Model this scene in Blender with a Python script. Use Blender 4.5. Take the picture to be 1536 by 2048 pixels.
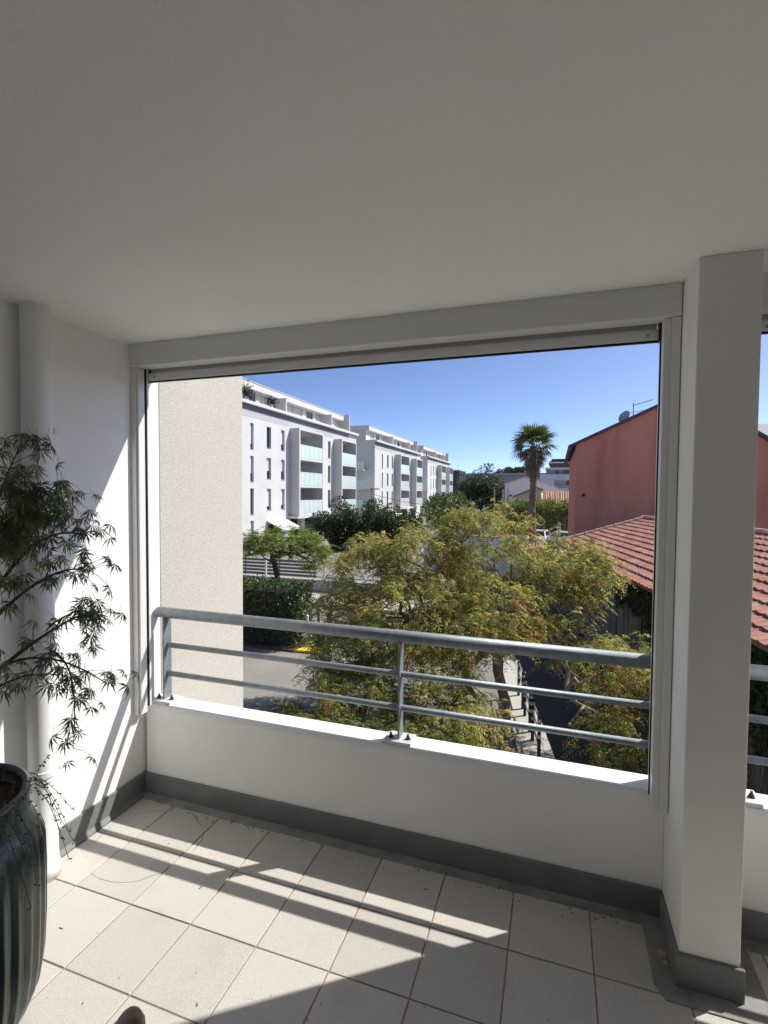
import bpy, math, random
import numpy as np
from mathutils import Vector, Matrix
random.seed(7); RNG = np.random.default_rng(7)
for o in list(bpy.data.objects): bpy.data.objects.remove(o)
SC = bpy.context.scene; COL = SC.collection

# ------------------------------------------------------------------ camera, sky, sun, exposure
cam_d = bpy.data.cameras.new('camera'); cam = bpy.data.objects.new('camera', cam_d); COL.objects.link(cam)
cam_d.sensor_fit = 'VERTICAL'; cam_d.sensor_height = 36.0; cam_d.lens = 36.0*1011.772/2048
cam_d.clip_start = 0.05; cam_d.clip_end = 3000
right = Vector((0.94695, 0.32129, 0.00697)); down = Vector((0.01824, -0.03207, -0.99932)); fwd = Vector((-0.32085, 0.94644, -0.03623))
cam.matrix_world = Matrix(((right.x, -down.x, -fwd.x, 2.18867), (right.y, -down.y, -fwd.y, -2.22441), (right.z, -down.z, -fwd.z, 1.70707), (0, 0, 0, 1)))
SC.camera = cam
SUN_TO = Vector((1.39, 1.0, 1.88)).normalized()
elev = math.asin(SUN_TO.z); azim = math.atan2(SUN_TO.x, SUN_TO.y)
world = bpy.data.worlds.new('World'); SC.world = world; world.use_nodes = True
nt = world.node_tree; bg = nt.nodes['Background']
sky = nt.nodes.new('ShaderNodeTexSky'); sky.sky_type = 'NISHITA'; sky.sun_disc = False
sky.sun_elevation = elev; sky.sun_rotation = azim; sky.air_density = 0.3; sky.dust_density = 0.6; sky.ozone_density = 3.5
nt.links.new(sky.outputs[0], bg.inputs[0]); bg.inputs[1].default_value = 0.11
sun_d = bpy.data.lights.new('sun', 'SUN'); sun_d.energy = 2.5; sun_d.angle = math.radians(0.5); sun_d.color = (1.0, 0.955, 0.89)
sun = bpy.data.objects.new('sun', sun_d); COL.objects.link(sun); sun.rotation_euler = (-SUN_TO).to_track_quat('-Z', 'Y').to_euler(); sun.location = (20, 15, 30)
SC.view_settings.view_transform = 'Standard'; SC.view_settings.look = 'None'; SC.view_settings.gamma = 1.0
SC.view_settings.exposure = 1.3
SC.render.engine = 'CYCLES'
SC.cycles.use_denoising = True
SC.cycles.max_bounces = 12; SC.cycles.diffuse_bounces = 9; SC.cycles.transparent_max_bounces = 12
SC.cycles.caustics_reflective = False; SC.cycles.caustics_refractive = False
SC.cycles.sample_clamp_indirect = 6.0

# ------------------------------------------------------------------ materials
MATS = {}
def mat(name, col, rough=0.8, var=0.12, scale=6.0, bump=0.0, bscale=60.0, metal=0.0, spec=0.3, col2=None, fac2=(0.45, 0.65), scale2=2.0, trans=0.0, attr=False, coat=0.0, stretch=None):
    """Principled material: base colour broken by world-space noise, a second patch colour, fine bump."""
    m = bpy.data.materials.new(name); m.use_nodes = True; n = m.node_tree.nodes; l = m.node_tree.links
    b = n['Principled BSDF']; b.inputs['Roughness'].default_value = rough; b.inputs['Metallic'].default_value = metal
    b.inputs['Specular IOR Level'].default_value = spec; b.inputs['Coat Weight'].default_value = coat
    g = n.new('ShaderNodeNewGeometry'); pos = g.outputs['Position']
    if stretch:
        mp = n.new('ShaderNodeMapping'); mp.inputs['Scale'].default_value = stretch; l.new(pos, mp.inputs[0]); pos = mp.outputs[0]
    if attr:
        a = n.new('ShaderNodeAttribute'); a.attribute_name = 'Col'; base = a.outputs['Color']
    else:
        r = n.new('ShaderNodeRGB'); r.outputs[0].default_value = (*col, 1); base = r.outputs[0]
    if col2 is not None:
        t = n.new('ShaderNodeTexNoise'); t.inputs['Scale'].default_value = scale2; t.inputs['Detail'].default_value = 5; l.new(pos, t.inputs['Vector'])
        mr = n.new('ShaderNodeMapRange'); mr.inputs[1].default_value = fac2[0]; mr.inputs[2].default_value = fac2[1]; l.new(t.outputs[0], mr.inputs[0])
        mx = n.new('ShaderNodeMix'); mx.data_type = 'RGBA'; l.new(mr.outputs[0], mx.inputs[0]); l.new(base, mx.inputs[6]); mx.inputs[7].default_value = (*col2, 1); base = mx.outputs[2]
    if var > 0:
        t = n.new('ShaderNodeTexNoise'); t.inputs['Scale'].default_value = scale; t.inputs['Detail'].default_value = 6; t.inputs['Roughness'].default_value = 0.65; l.new(pos, t.inputs['Vector'])
        mr = n.new('ShaderNodeMapRange'); mr.inputs[1].default_value = 0.25; mr.inputs[2].default_value = 0.75; mr.inputs[3].default_value = 1-var; mr.inputs[4].default_value = 1+var; l.new(t.outputs[0], mr.inputs[0])
        mx = n.new('ShaderNodeMix'); mx.data_type = 'RGBA'; mx.blend_type = 'MULTIPLY'; mx.inputs[0].default_value = 1; l.new(base, mx.inputs[6]); l.new(mr.outputs[0], mx.inputs[7]); base = mx.outputs[2]
    l.new(base, b.inputs['Base Color'])
    if bump > 0:
        t = n.new('ShaderNodeTexNoise'); t.inputs['Scale'].default_value = bscale; t.inputs['Detail'].default_value = 4; l.new(pos, t.inputs['Vector'])
        bp = n.new('ShaderNodeBump'); bp.inputs['Strength'].default_value = bump; bp.inputs['Distance'].default_value = 0.01; l.new(t.outputs[0], bp.inputs['Height']); l.new(bp.outputs[0], b.inputs['Normal'])
    if trans > 0:
        out = n['Material Output']; tr = n.new('ShaderNodeBsdfTranslucent'); l.new(base, tr.inputs['Color'])
        ms = n.new('ShaderNodeMixShader'); ms.inputs[0].default_value = trans; l.new(b.outputs[0], ms.inputs[1]); l.new(tr.outputs[0], ms.inputs[2]); l.new(ms.outputs[0], out.inputs[0])
    MATS[name] = m; return m

mat('ceiling_paint', (0.92, 0.91, 0.87), 0.9, 0.035, 1.1, 0.22, 110)
mat('wall_paint', (0.87, 0.865, 0.845), 0.85, 0.03, 2, 0.12, 160)
mat('column_paint', (0.80, 0.795, 0.765), 0.85, 0.05, 3, 0.18, 140, col2=(0.72, 0.71, 0.675), fac2=(0.55, 0.8), scale2=2.5)
mat('skirting_paint', (0.165, 0.175, 0.175), 0.6, 0.10, 8, 0.15, 120, col2=(0.20, 0.205, 0.20), fac2=(0.55, 0.8), scale2=4)
mat('mortar_strip', (0.27, 0.265, 0.25), 0.9, 0.18, 14, 0.4, 90, col2=(0.19, 0.19, 0.18), fac2=(0.45, 0.65), scale2=9)
mat('parapet_top', (0.80, 0.795, 0.77), 0.85, 0.03, 9, 0.12, 140, col2=(0.60, 0.57, 0.52), fac2=(0.62, 0.85), scale2=14)
mat('white_aluminium', (0.70, 0.70, 0.685), 0.38, 0.015, 3, spec=0.5)
mat('black_rubber', (0.012, 0.012, 0.014), 0.6, 0)
mat('screen_fabric', (0.55, 0.53, 0.48), 0.85, 0.03, 40, 0.2, 400)
mat('galvanised', (0.27, 0.31, 0.33), 0.5, 0.10, 70, 0.08, 160, metal=0.35, spec=0.5, col2=(0.21, 0.245, 0.265), fac2=(0.4, 0.65), scale2=24)
mat('plate_steel', (0.60, 0.60, 0.58), 0.6, 0.12, 30, 0.1, 150, metal=0.2)
mat('rust_bolt', (0.10, 0.075, 0.06), 0.75, 0.3, 60, metal=0.4)
mat('pvc_white', (0.78, 0.785, 0.78), 0.42, 0.015, 4, spec=0.45)
mat('grout', (0.32, 0.235, 0.20), 0.95, 0.25, 20, 0.2, 200)
mat('roughcast', (0.51, 0.485, 0.42), 0.95, 0.12, 160, 0.6, 210, col2=(0.60, 0.57, 0.49), fac2=(0.45, 0.6), scale2=130)
mat('apartment_render', (0.74, 0.73, 0.70), 0.9, 0.04, 3, 0.2, 90)
mat('white_render', (0.60, 0.60, 0.595), 0.9, 0.05, 0.8, col2=(0.54, 0.54, 0.53), fac2=(0.5, 0.8), scale2=0.5)
mat('white_render_warm', (0.56, 0.54, 0.51), 0.9, 0.03, 0.8)
mat('band_grey', (0.16, 0.175, 0.19), 0.8, 0.06, 1)
mat('strip_grey', (0.45, 0.46, 0.47), 0.85, 0.05, 1)
mat('frame_taupe', (0.30, 0.24, 0.22), 0.6, 0.05, 3)
mat('shutter_panel', (0.48, 0.46, 0.43), 0.7, 0.06, 2)
mat('glass_dark', (0.02, 0.025, 0.03), 0.06, 0, spec=0.6)
mat('door_interior', (0.20, 0.19, 0.18), 0.6, 0.1, 2)
mat('glass_green', (0.55, 0.66, 0.65), 0.22, 0.06, 1.5, spec=0.6)
mat('awning', (0.62, 0.62, 0.60), 0.85, 0.05, 2)
mat('asphalt', (0.27, 0.25, 0.22), 0.95, 0.14, 0.7, 0.3, 60, col2=(0.21, 0.195, 0.175), fac2=(0.45, 0.7), scale2=0.3)
mat('asphalt_shaded', (0.06, 0.062, 0.07), 0.9, 0.15, 1.2, 0.3, 60)  # side street asphalt: the shade lying on it is put into its dark colour
mat('ground', (0.23, 0.215, 0.19), 0.95, 0.15, 0.25, col2=(0.16, 0.155, 0.13), fac2=(0.5, 0.7), scale2=0.06)
mat('concrete', (0.42, 0.41, 0.385), 0.9, 0.12, 2.0, 0.2, 50, col2=(0.30, 0.29, 0.27), fac2=(0.55, 0.8), scale2=1.2)
mat('pavement', (0.46, 0.44, 0.40), 0.9, 0.1, 2.5, 0.2, 60)
mat('kerb', (0.30, 0.24, 0.215), 0.9, 0.12, 3)
mat('litter', (0.13, 0.075, 0.045), 0.95, 0.45, 14, 0.6, 25, col2=(0.05, 0.06, 0.025), fac2=(0.5, 0.7), scale2=2)
mat('soil', (0.045, 0.032, 0.024), 0.95, 0.4, 40, 0.8, 60)
mat('paint_white', (0.62, 0.61, 0.58), 0.85, 0.2, 8)
mat('paint_yellow', (0.72, 0.52, 0.03), 0.8, 0.1, 5)
mat('red_render', (0.62, 0.255, 0.17), 0.92, 0.10, 1.2, 0.3, 30, col2=(0.40, 0.15, 0.10), fac2=(0.45, 0.75), scale2=0.9, stretch=(1, 1, 0.22))
mat('roof_edge', (0.10, 0.085, 0.08), 0.85, 0.15, 3)
mat('terracotta', (0.40, 0.185, 0.135), 0.9, 0.28, 5, 0.3, 40, col2=(0.47, 0.30, 0.235), fac2=(0.5, 0.7), scale2=2.2)
mat('terracotta_dark', (0.26, 0.12, 0.095), 0.9, 0.2, 3)
mat('ridge_clay', (0.50, 0.34, 0.26), 0.85, 0.2, 4)
mat('roof_pale', (0.50, 0.34, 0.27), 0.9, 0.15, 1.5)
mat('grey_roof', (0.30, 0.31, 0.33), 0.6, 0.08, 1)
mat('old_plank', (0.19, 0.165, 0.14), 0.92, 0.3, 3.5, 0.4, 18, col2=(0.10, 0.085, 0.07), fac2=(0.4, 0.65), scale2=2.5, stretch=(6, 6, 0.5))
mat('lilac_render', (0.80, 0.72, 0.74), 0.9, 0.04, 0.6)
mat('yellow_render', (0.74, 0.60, 0.36), 0.9, 0.06, 0.6)
mat('modern_grey', (0.34, 0.34, 0.34), 0.85, 0.05, 0.4)
mat('modern_brown', (0.17, 0.10, 0.085), 0.85, 0.06, 0.4)
mat('dark_block', (0.035, 0.045, 0.065), 0.7, 0.08, 0.4)
mat('far_wall', (0.33, 0.33, 0.34), 0.9, 0.1, 0.15)
mat('hill', (0.10, 0.12, 0.09), 0.95, 0.25, 0.05)
mat('bark', (0.22, 0.17, 0.13), 0.92, 0.3, 12, 0.5, 40, col2=(0.38, 0.33, 0.27), fac2=(0.48, 0.66), scale2=9)
mat('dark_bark', (0.05, 0.04, 0.032), 0.92, 0.3, 10, 0.5, 40)
mat('palm_bark', (0.19, 0.145, 0.11), 0.95, 0.35, 5, 0.8, 12)
mat('leaf', (0, 0, 0), 0.5, 0.0, 5, trans=0.55, attr=True, spec=0.35)
mat('leaf_gloss', (0, 0, 0), 0.45, 0.0, 5, trans=0.3, attr=True, spec=0.4)
mat('maple_leaf', (0.09, 0.125, 0.06), 0.5, 0.25, 9, trans=0.35, spec=0.35, col2=(0.13, 0.18, 0.075), fac2=(0.45, 0.65), scale2=5)
def maple_sunlit_tint():
    m = MATS['maple_leaf']; n = m.node_tree.nodes; l = m.node_tree.links; b = n['Principled BSDF']; src = b.inputs['Base Color'].links[0].from_socket
    oi = n.new('ShaderNodeObjectInfo'); mr = n.new('ShaderNodeMapRange'); mr.inputs[1].default_value = 0.70; mr.inputs[2].default_value = 1.0; l.new(oi.outputs['Random'], mr.inputs[0])
    mx = n.new('ShaderNodeMix'); mx.data_type = 'RGBA'; l.new(mr.outputs[0], mx.inputs[0]); l.new(src, mx.inputs[6]); mx.inputs[7].default_value = (0.30, 0.38, 0.12, 1)  # random leaves mixed towards bright yellow-green, painted as if sunlit
    tr = [q for q in n if q.type == 'BSDF_TRANSLUCENT'][0]; l.new(mx.outputs[2], b.inputs['Base Color']); l.new(mx.outputs[2], tr.inputs['Color'])
maple_sunlit_tint()
mat('maple_bark', (0.085, 0.075, 0.06), 0.85, 0.2, 20)
mat('berry', (0.46, 0.36, 0.13), 0.5, 0.3, 20, col2=(0.34, 0.15, 0.05), fac2=(0.4, 0.6), scale2=1.6)
mat('dead_frond', (0.30, 0.215, 0.14), 0.9, 0.3, 4, trans=0.15)
mat('steel_grey', (0.32, 0.33, 0.34), 0.5, 0.08, 4, metal=0.6)
mat('dark_metal', (0.03, 0.032, 0.035), 0.5, 0.05, 4, metal=0.3)
mat('concrete_pole', (0.40, 0.39, 0.37), 0.9, 0.1, 2)
mat('slat_grey', (0.13, 0.135, 0.14), 0.7, 0.08, 3)
mat('car_white', (0.75, 0.76, 0.77), 0.25, 0.01, 2, spec=0.5, coat=0.5)
mat('tyre', (0.02, 0.02, 0.02), 0.85, 0)
mat('lamp_glass', (0.6, 0.6, 0.58), 0.15, 0)
mat('red_glass', (0.35, 0.02, 0.02), 0.2, 0)
mat('shoe_leather', (0.020, 0.008, 0.005), 0.5, 0.2, 30, 0.1, 150, spec=0.25)
mat('shoe_sole', (0.03, 0.02, 0.015), 0.8, 0)
mat('cable', (0.03, 0.03, 0.03), 0.7, 0)
mat('cut_chip', (0.42, 0.37, 0.28), 0.85, 0.1, 40)

def pot_material():
    m = mat('glazed_pot', (0.012, 0.036, 0.027), 0.30, 0.35, 14, 0.12, 30, spec=0.45, coat=0.25, col2=(0.11, 0.125, 0.11), fac2=(0.5, 0.66), scale2=4.0, stretch=(11, 11, 0.5))
    return m
pot_material()

def tile_material():
    m = bpy.data.materials.new('floor_tile'); m.use_nodes = True; n = m.node_tree.nodes; l = m.node_tree.links
    b = n['Principled BSDF']; b.inputs['Roughness'].default_value = 0.55; b.inputs['Specular IOR Level'].default_value = 0.35
    g = n.new('ShaderNodeNewGeometry'); oi = n.new('ShaderNodeObjectInfo')
    def noise(s, d=4):
        t = n.new('ShaderNodeTexNoise'); t.inputs['Scale'].default_value = s; t.inputs['Detail'].default_value = d; l.new(g.outputs['Position'], t.inputs['Vector']); return t
    def rng(src, a, b_, c, d):
        r = n.new('ShaderNodeMapRange'); r.inputs[1].default_value = a; r.inputs[2].default_value = b_; r.inputs[3].default_value = c; r.inputs[4].default_value = d; l.new(src, r.inputs[0]); return r.outputs[0]
    def mix(f, a, b_, mode='MIX'):
        x = n.new('ShaderNodeMix'); x.data_type = 'RGBA'; x.blend_type = mode
        for sock, v in ((0, f), (6, a), (7, b_)):
            if isinstance(v, (int, float)): x.inputs[sock].default_value = v
            elif isinstance(v, tuple): x.inputs[sock].default_value = (*v, 1)
            else: l.new(v, x.inputs[sock])
        return x.outputs[2]
    c = mix(rng(noise(260, 2).outputs[0], 0.42, 0.62, 0, 1), (0.53, 0.51, 0.465), (0.42, 0.405, 0.37))
    c = mix(1.0, c, rng(oi.outputs['Random'], 0, 1, 0.91, 1.06), 'MULTIPLY')
    c = mix(rng(noise(5.5).outputs[0], 0.56, 0.78, 0, 0.5), c, (0.40, 0.36, 0.30))
    c = mix(rng(noise(24).outputs[0], 0.68, 0.78, 0, 0.5), c, (0.32, 0.25, 0.19))
    # ring left on the tiles by a pot that once stood there
    vm = n.new('ShaderNodeVectorMath'); vm.operation = 'DISTANCE'; l.new(g.outputs['Position'], vm.inputs[0]); vm.inputs[1].default_value = (0.33, -0.31, 0.0)
    wob = n.new('ShaderNodeMath'); wob.operation = 'ADD'; l.new(vm.outputs['Value'], wob.inputs[0]); l.new(rng(noise(6, 2).outputs[0], 0.3, 0.7, -0.008, 0.008), wob.inputs[1])
    d = n.new('ShaderNodeMath'); d.operation = 'SUBTRACT'; l.new(wob.outputs[0], d.inputs[0]); d.inputs[1].default_value = 0.255
    ab = n.new('ShaderNodeMath'); ab.operation = 'ABSOLUTE'; l.new(d.outputs[0], ab.inputs[0])
    ring = n.new('ShaderNodeMath'); ring.operation = 'MULTIPLY'; l.new(rng(ab.outputs[0], 0.0012, 0.0030, 1, 0), ring.inputs[0]); l.new(rng(noise(7, 3).outputs[0], 0.42, 0.56, 0.0, 0.9), ring.inputs[1])
    c = mix(ring.outputs[0], c, (0.16, 0.11, 0.075))
    l.new(c, b.inputs['Base Color'])
    bp = n.new('ShaderNodeBump'); bp.inputs['Strength'].default_value = 0.25; bp.inputs['Distance'].default_value = 0.002; l.new(noise(420, 2).outputs[0], bp.inputs['Height']); l.new(bp.outputs[0], b.inputs['Normal'])
    MATS['floor_tile'] = m
tile_material()

# ------------------------------------------------------------------ object helpers
WORLD = {}
def tag(o, label=None, cat=None, group=None, kind=None):
    if label: o['label'] = label
    if cat: o['category'] = cat
    if group: o['group'] = group
    if kind: o['kind'] = kind
    return o
def thing(name, loc, label, cat, group=None):
    o = bpy.data.objects.new(name, None); o.empty_display_size = 0.2; COL.objects.link(o); o.location = loc
    WORLD[o] = Vector(loc); return tag(o, label, cat, group)
def link(name, me, m, parent=None, loc=None, rot=None):
    """mesh in world coordinates unless loc is given (then mesh is local and loc is its world place)"""
    o = bpy.data.objects.new(name, me)
    if m is not None and not me.materials: me.materials.append(MATS[m])
    COL.objects.link(o); pw = WORLD.get(parent, Vector((0, 0, 0)))
    if parent is not None: o.parent = parent
    w = Vector(loc) if loc is not None else Vector((0, 0, 0))
    o.location = w - pw; WORLD[o] = w
    if rot is not None: o.rotation_euler = rot
    return o
class MB:
    def __init__(s): s.v = []; s.f = []
    def quad(s, a, b, c, d): i = len(s.v); s.v += [tuple(a), tuple(b), tuple(c), tuple(d)]; s.f.append((i, i+1, i+2, i+3)); return s
    def box(s, x0, x1, y0, y1, z0, z1):
        return s.hexa([(x0, y0, z0), (x1, y0, z0), (x1, y1, z0), (x0, y1, z0), (x0, y0, z1), (x1, y0, z1), (x1, y1, z1), (x0, y1, z1)])
    def hexa(s, p):
        i = len(s.v); s.v += [tuple(q) for q in p]
        s.f += [(i+3, i+2, i+1, i), (i+4, i+5, i+6, i+7), (i, i+1, i+5, i+4), (i+1, i+2, i+6, i+5), (i+2, i+3, i+7, i+6), (i+3, i, i+4, i+7)]; return s
    def prism(s, poly, off):
        i = len(s.v); n = len(poly); off = Vector(off); s.v += [tuple(p) for p in poly] + [tuple(Vector(p)+off) for p in poly]
        s.f.append(tuple(range(i+n-1, i-1, -1))); s.f.append(tuple(range(i+n, i+2*n)))
        for k in range(n): k2 = (k+1) % n; s.f.append((i+k, i+k2, i+n+k2, i+n+k))
        return s
    def tube(s, pts, rads, n=8, cap=True):
        pts = [Vector([float(c) for c in p]) for p in pts]; i0 = len(s.v)
        if isinstance(rads, (int, float)): rads = [rads]*len(pts)
        rads = [float(q) for q in rads]; ref = None
        for k, p in enumerate(pts):
            t = (pts[min(k+1, len(pts)-1)] - pts[max(k-1, 0)]).normalized()
            if ref is None: ref = t.orthogonal().normalized()
            a = (ref - t*ref.dot(t)).normalized(); ref = a; b = t.cross(a)
            for q in range(n):
                th = 2*math.pi*q/n; s.v.append(tuple(p + rads[k]*(a*math.cos(th)+b*math.sin(th))))
        for k in range(len(pts)-1):
            for q in range(n):
                q2 = (q+1) % n; s.f.append((i0+k*n+q, i0+k*n+q2, i0+(k+1)*n+q2, i0+(k+1)*n+q))
        if cap:
            s.f.append(tuple(range(i0+n-1, i0-1, -1))); e = i0+(len(pts)-1)*n; s.f.append(tuple(range(e, e+n)))
        return s
    def lathe(s, c, prof, n=32, rib=None):
        i0 = len(s.v)
        for r, z in prof:
            for q in range(n):
                th = 2*math.pi*q/n; rr = r*(rib(q, z) if rib else 1); s.v.append((c[0]+rr*math.cos(th), c[1]+rr*math.sin(th), c[2]+z))
        for k in range(len(prof)-1):
            for q in range(n):
                q2 = (q+1) % n; s.f.append((i0+k*n+q, i0+k*n+q2, i0+(k+1)*n+q2, i0+(k+1)*n+q))
        s.f.append(tuple(range(i0+n-1, i0-1, -1))); e = i0+(len(prof)-1)*n; s.f.append(tuple(range(e, e+n))); return s
    def mesh(s, name, origin=(0, 0, 0), smooth=False):
        me = bpy.data.meshes.new(name); o = Vector(origin)
        me.from_pydata([tuple(Vector(p)-o) for p in s.v], [], s.f); me.update()
        if smooth: me.polygons.foreach_set('use_smooth', [True]*len(me.polygons))
        return me
    def build(s, name, m, parent=None, bevel=0, smooth=False, base=None):
        """verts given in world space; origin at base (default: the parent's place)"""
        b = Vector(base) if base is not None else WORLD.get(parent, Vector((0, 0, 0)))
        o = link(name, s.mesh(name, b, smooth), m, parent, b)
        if bevel:
            md = o.modifiers.new('bevel', 'BEVEL'); md.width = bevel; md.segments = 2; md.limit_method = 'ANGLE'; md.angle_limit = math.radians(40)
        if smooth:
            for md in o.modifiers: pass
        return o
def np_mesh(name, V, Q, cols=None):
    V = np.asarray(V, np.float32); Q = np.asarray(Q, np.int32); k = Q.shape[1]
    me = bpy.data.meshes.new(name); me.vertices.add(len(V)); me.vertices.foreach_set('co', V.ravel())
    me.loops.add(Q.size); me.loops.foreach_set('vertex_index', Q.ravel())
    me.polygons.add(len(Q)); me.polygons.foreach_set('loop_start', np.arange(0, Q.size, k, dtype=np.int32))
    try: me.polygons.foreach_set('loop_total', np.full(len(Q), k, np.int32))
    except Exception: pass
    me.update(calc_edges=True)
    if cols is not None:
        a = me.color_attributes.new('Col', 'FLOAT_COLOR', 'POINT'); c = np.ones((len(V), 4), np.float32); c[:, :3] = cols; a.data.foreach_set('color', c.ravel())
    return me
def unit(a): return a/np.maximum(np.linalg.norm(a, axis=-1, keepdims=True), 1e-9)
def leaf_quads(P, D, N, L, W, cols):
    """diamond leaves: base P, direction D, normal N, length L, width W (arrays)"""
    S = unit(np.cross(D, N)); L = np.asarray(L)[:, None]; W = np.asarray(W)[:, None]
    V = np.stack([P, P+D*L*0.45+S*W*0.5, P+D*L, P+D*L*0.45-S*W*0.5], 1).reshape(-1, 3)
    return V, np.arange(len(P)*4).reshape(-1, 4), np.repeat(cols, 4, 0)
def palette(n, cols, w, jit=0.18):
    cols = np.array(cols); i = RNG.choice(len(cols), n, p=np.array(w)/sum(w)); c = cols[i]*(1+RNG.normal(0, jit, (n, 1))); return np.clip(c, 0.004, 0.9)
def blob_points(blobs, n, shell=0.5):
    vol = np.array([b[1][0]*b[1][1]*b[1][2] for b in blobs])**0.8; k = RNG.choice(len(blobs), n, p=vol/vol.sum())
    d = unit(RNG.normal(size=(n, 3))); r = (shell+(1-shell)*RNG.random(n))**(1/2.2)
    c = np.array([b[0] for b in blobs])[k]; R = np.array([b[1] for b in blobs])[k]
    return c + d*r[:, None]*R, d, k
# ================================================================== THE BALCONY
GZ = -3.1                      # street level; the balcony floor is z = 0
XR = 6.2; YB = -3.3            # right end and apartment wall of the balcony
# floor slab with grout bed, and one object for every tile
fl = MB(); fl.box(-0.2, XR, YB, 0.15, -0.24, -0.004)
floor = tag(fl.build('balcony_floor', 'grout'), kind='structure')
xs = [0.034] + [0.25+0.3*i for i in range(20)] + [XR-0.03]
ys = [-0.036] + [-0.33-0.3*j for j in range(10)] + [YB+0.02]
tile_me = {}
for i in range(len(xs)-1):
    for j in range(len(ys)-1):
        x0, x1, y1, y0 = xs[i]+0.0028, xs[i+1]-0.0028, ys[j]-0.0028, ys[j+1]+0.0028
        key = (round(x1-x0, 3), round(y1-y0, 3))
        if key not in tile_me:
            b = MB(); w, d = key[0]/2, key[1]/2; e = 0.0016
            lo = [(-w, -d), (w, -d), (w, d), (-w, d)]; hi = [(-w+e, -d+e), (w-e, -d+e), (w-e, d-e), (-w+e, d-e)]
            b.v = [(x, y, -0.009) for x, y in lo] + [(x, y, -0.0012) for x, y in lo] + [(x, y, 0) for x, y in hi]
            b.f = [(3, 2, 1, 0), (8, 9, 10, 11)]
            for k in range(4):
                k2 = (k+1) % 4; b.f += [(k, k2, 4+k2, 4+k), (4+k, 4+k2, 8+k2, 8+k)]
            tile_me[key] = b.mesh('tile')
        link('tile', tile_me[key], 'floor_tile', floor, ((x0+x1)/2, (y0+y1)/2, random.uniform(-0.0012, 0.0006)), (random.gauss(0, 0.0012), random.gauss(0, 0.0012), random.gauss(0, 0.0015)))
# ceiling slab
tag(MB().box(-0.2, XR, YB, 0.19, 2.5, 2.78).build('balcony_ceiling', 'ceiling_paint'), kind='structure')
# left side wall: white inside, continuing to the outer face of the parapet
lw = thing('side_wall', (0, -1.6, 0), 'white side wall with grey painted skirting behind the drainpipe', 'wall')
MB().box(-0.2, 0, YB, 0.148, -3.1, 2.5).build('wall', 'wall_paint', lw)
sk = MB().box(0.0, 0.014, YB, 0.02, -0.002, 0.122); sk.prism([(0.013, YB, -0.003), (0.036, YB, -0.003), (0.034, YB, 0.004), (0.013, YB, 0.022)], (0, -YB-0.0, 0))
sk.build('skirting', 'skirting_paint', lw, bevel=0.004)
# projecting outer wall in beige roughcast
rw = thing('outer_wall', (-0.1, 0.56, GZ), 'beige roughcast wall projecting outside the railing beyond the white side wall', 'wall')
MB().box(-0.25, 0.004, 0.148, 0.975, GZ, 6.0).build('wall', 'roughcast', rw, bevel=0.006)
# parapets of the two bays
def parapet(x0, x1, label):
    t = thing('parapet', ((x0+x1)/2, 0.1, 0), label, 'parapet')
    w = MB(); w.prism([(x0, 0.02, -0.24), (x0, 0.175, -0.24), (x0, 0.175, 0.492), (x0, 0.168, 0.5), (x0, 0.036, 0.503), (x0, 0.02, 0.486)], (x1-x0, 0, 0)); w.build('wall', 'wall_paint', t, bevel=0.003)
    MB().prism([(x0+0.001, 0.0372, 0.5035), (x0+0.001, 0.1665, 0.5008), (x0+0.001, 0.1665, 0.5035), (x0+0.001, 0.0372, 0.5062)], (x1-x0-0.002, 0, 0)).build('coping', 'parapet_top', t)
    s = MB().box(x0+0.002, x1-0.002, 0.004, 0.021, -0.003, 0.12); s.build('skirting', 'skirting_paint', t, bevel=0.004)
    MB().prism([(x0+0.002, 0.0035, 0.010), (x0+0.002, -0.029, 0.003), (x0+0.002, -0.036, -0.003), (x0+0.002, 0.0035, -0.003)], (x1-x0-0.004, 0, 0)).build('mortar_fillet', 'mortar_strip', t)
    return t
parapet(0.014, 2.625, 'low white parapet with grey skirting under the full-width railing')
parapet(2.808, XR-0.02, 'low white parapet mostly hidden behind the square pillar')
# lower front of our own building, under the balcony
lf = thing('ground_floor_front', (3, 0.08, GZ), 'pale rendered wall of the storey below the balcony', 'wall')
MB().box(-0.2, XR, -0.1, 0.1, GZ, -0.24).build('wall', 'apartment_render', lf)
# pillar between the bays
pc = thing('pillar', (2.72, -0.05, 0), 'white rectangular pillar with grey skirting between the two screen bays', 'pillar')
MB().box(2.625, 2.808, -0.272, 0.17, -0.2, 2.5).build('shaft', 'column_paint', pc, bevel=0.005)
s = MB().box(2.612, 2.821, -0.286, 0.0, -0.003, 0.118); s.build('skirting', 'skirting_paint', pc, bevel=0.006)
s = MB(); s.prism([(2.545, -0.30, -0.002), (2.575, -0.352, -0.002), (2.90, -0.352, -0.002), (2.90, -0.002, -0.002), (2.545, -0.002, -0.002)], (0, 0, 0.006)); s.build('floor_upstand', 'mortar_strip', pc, bevel=0.002)
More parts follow.
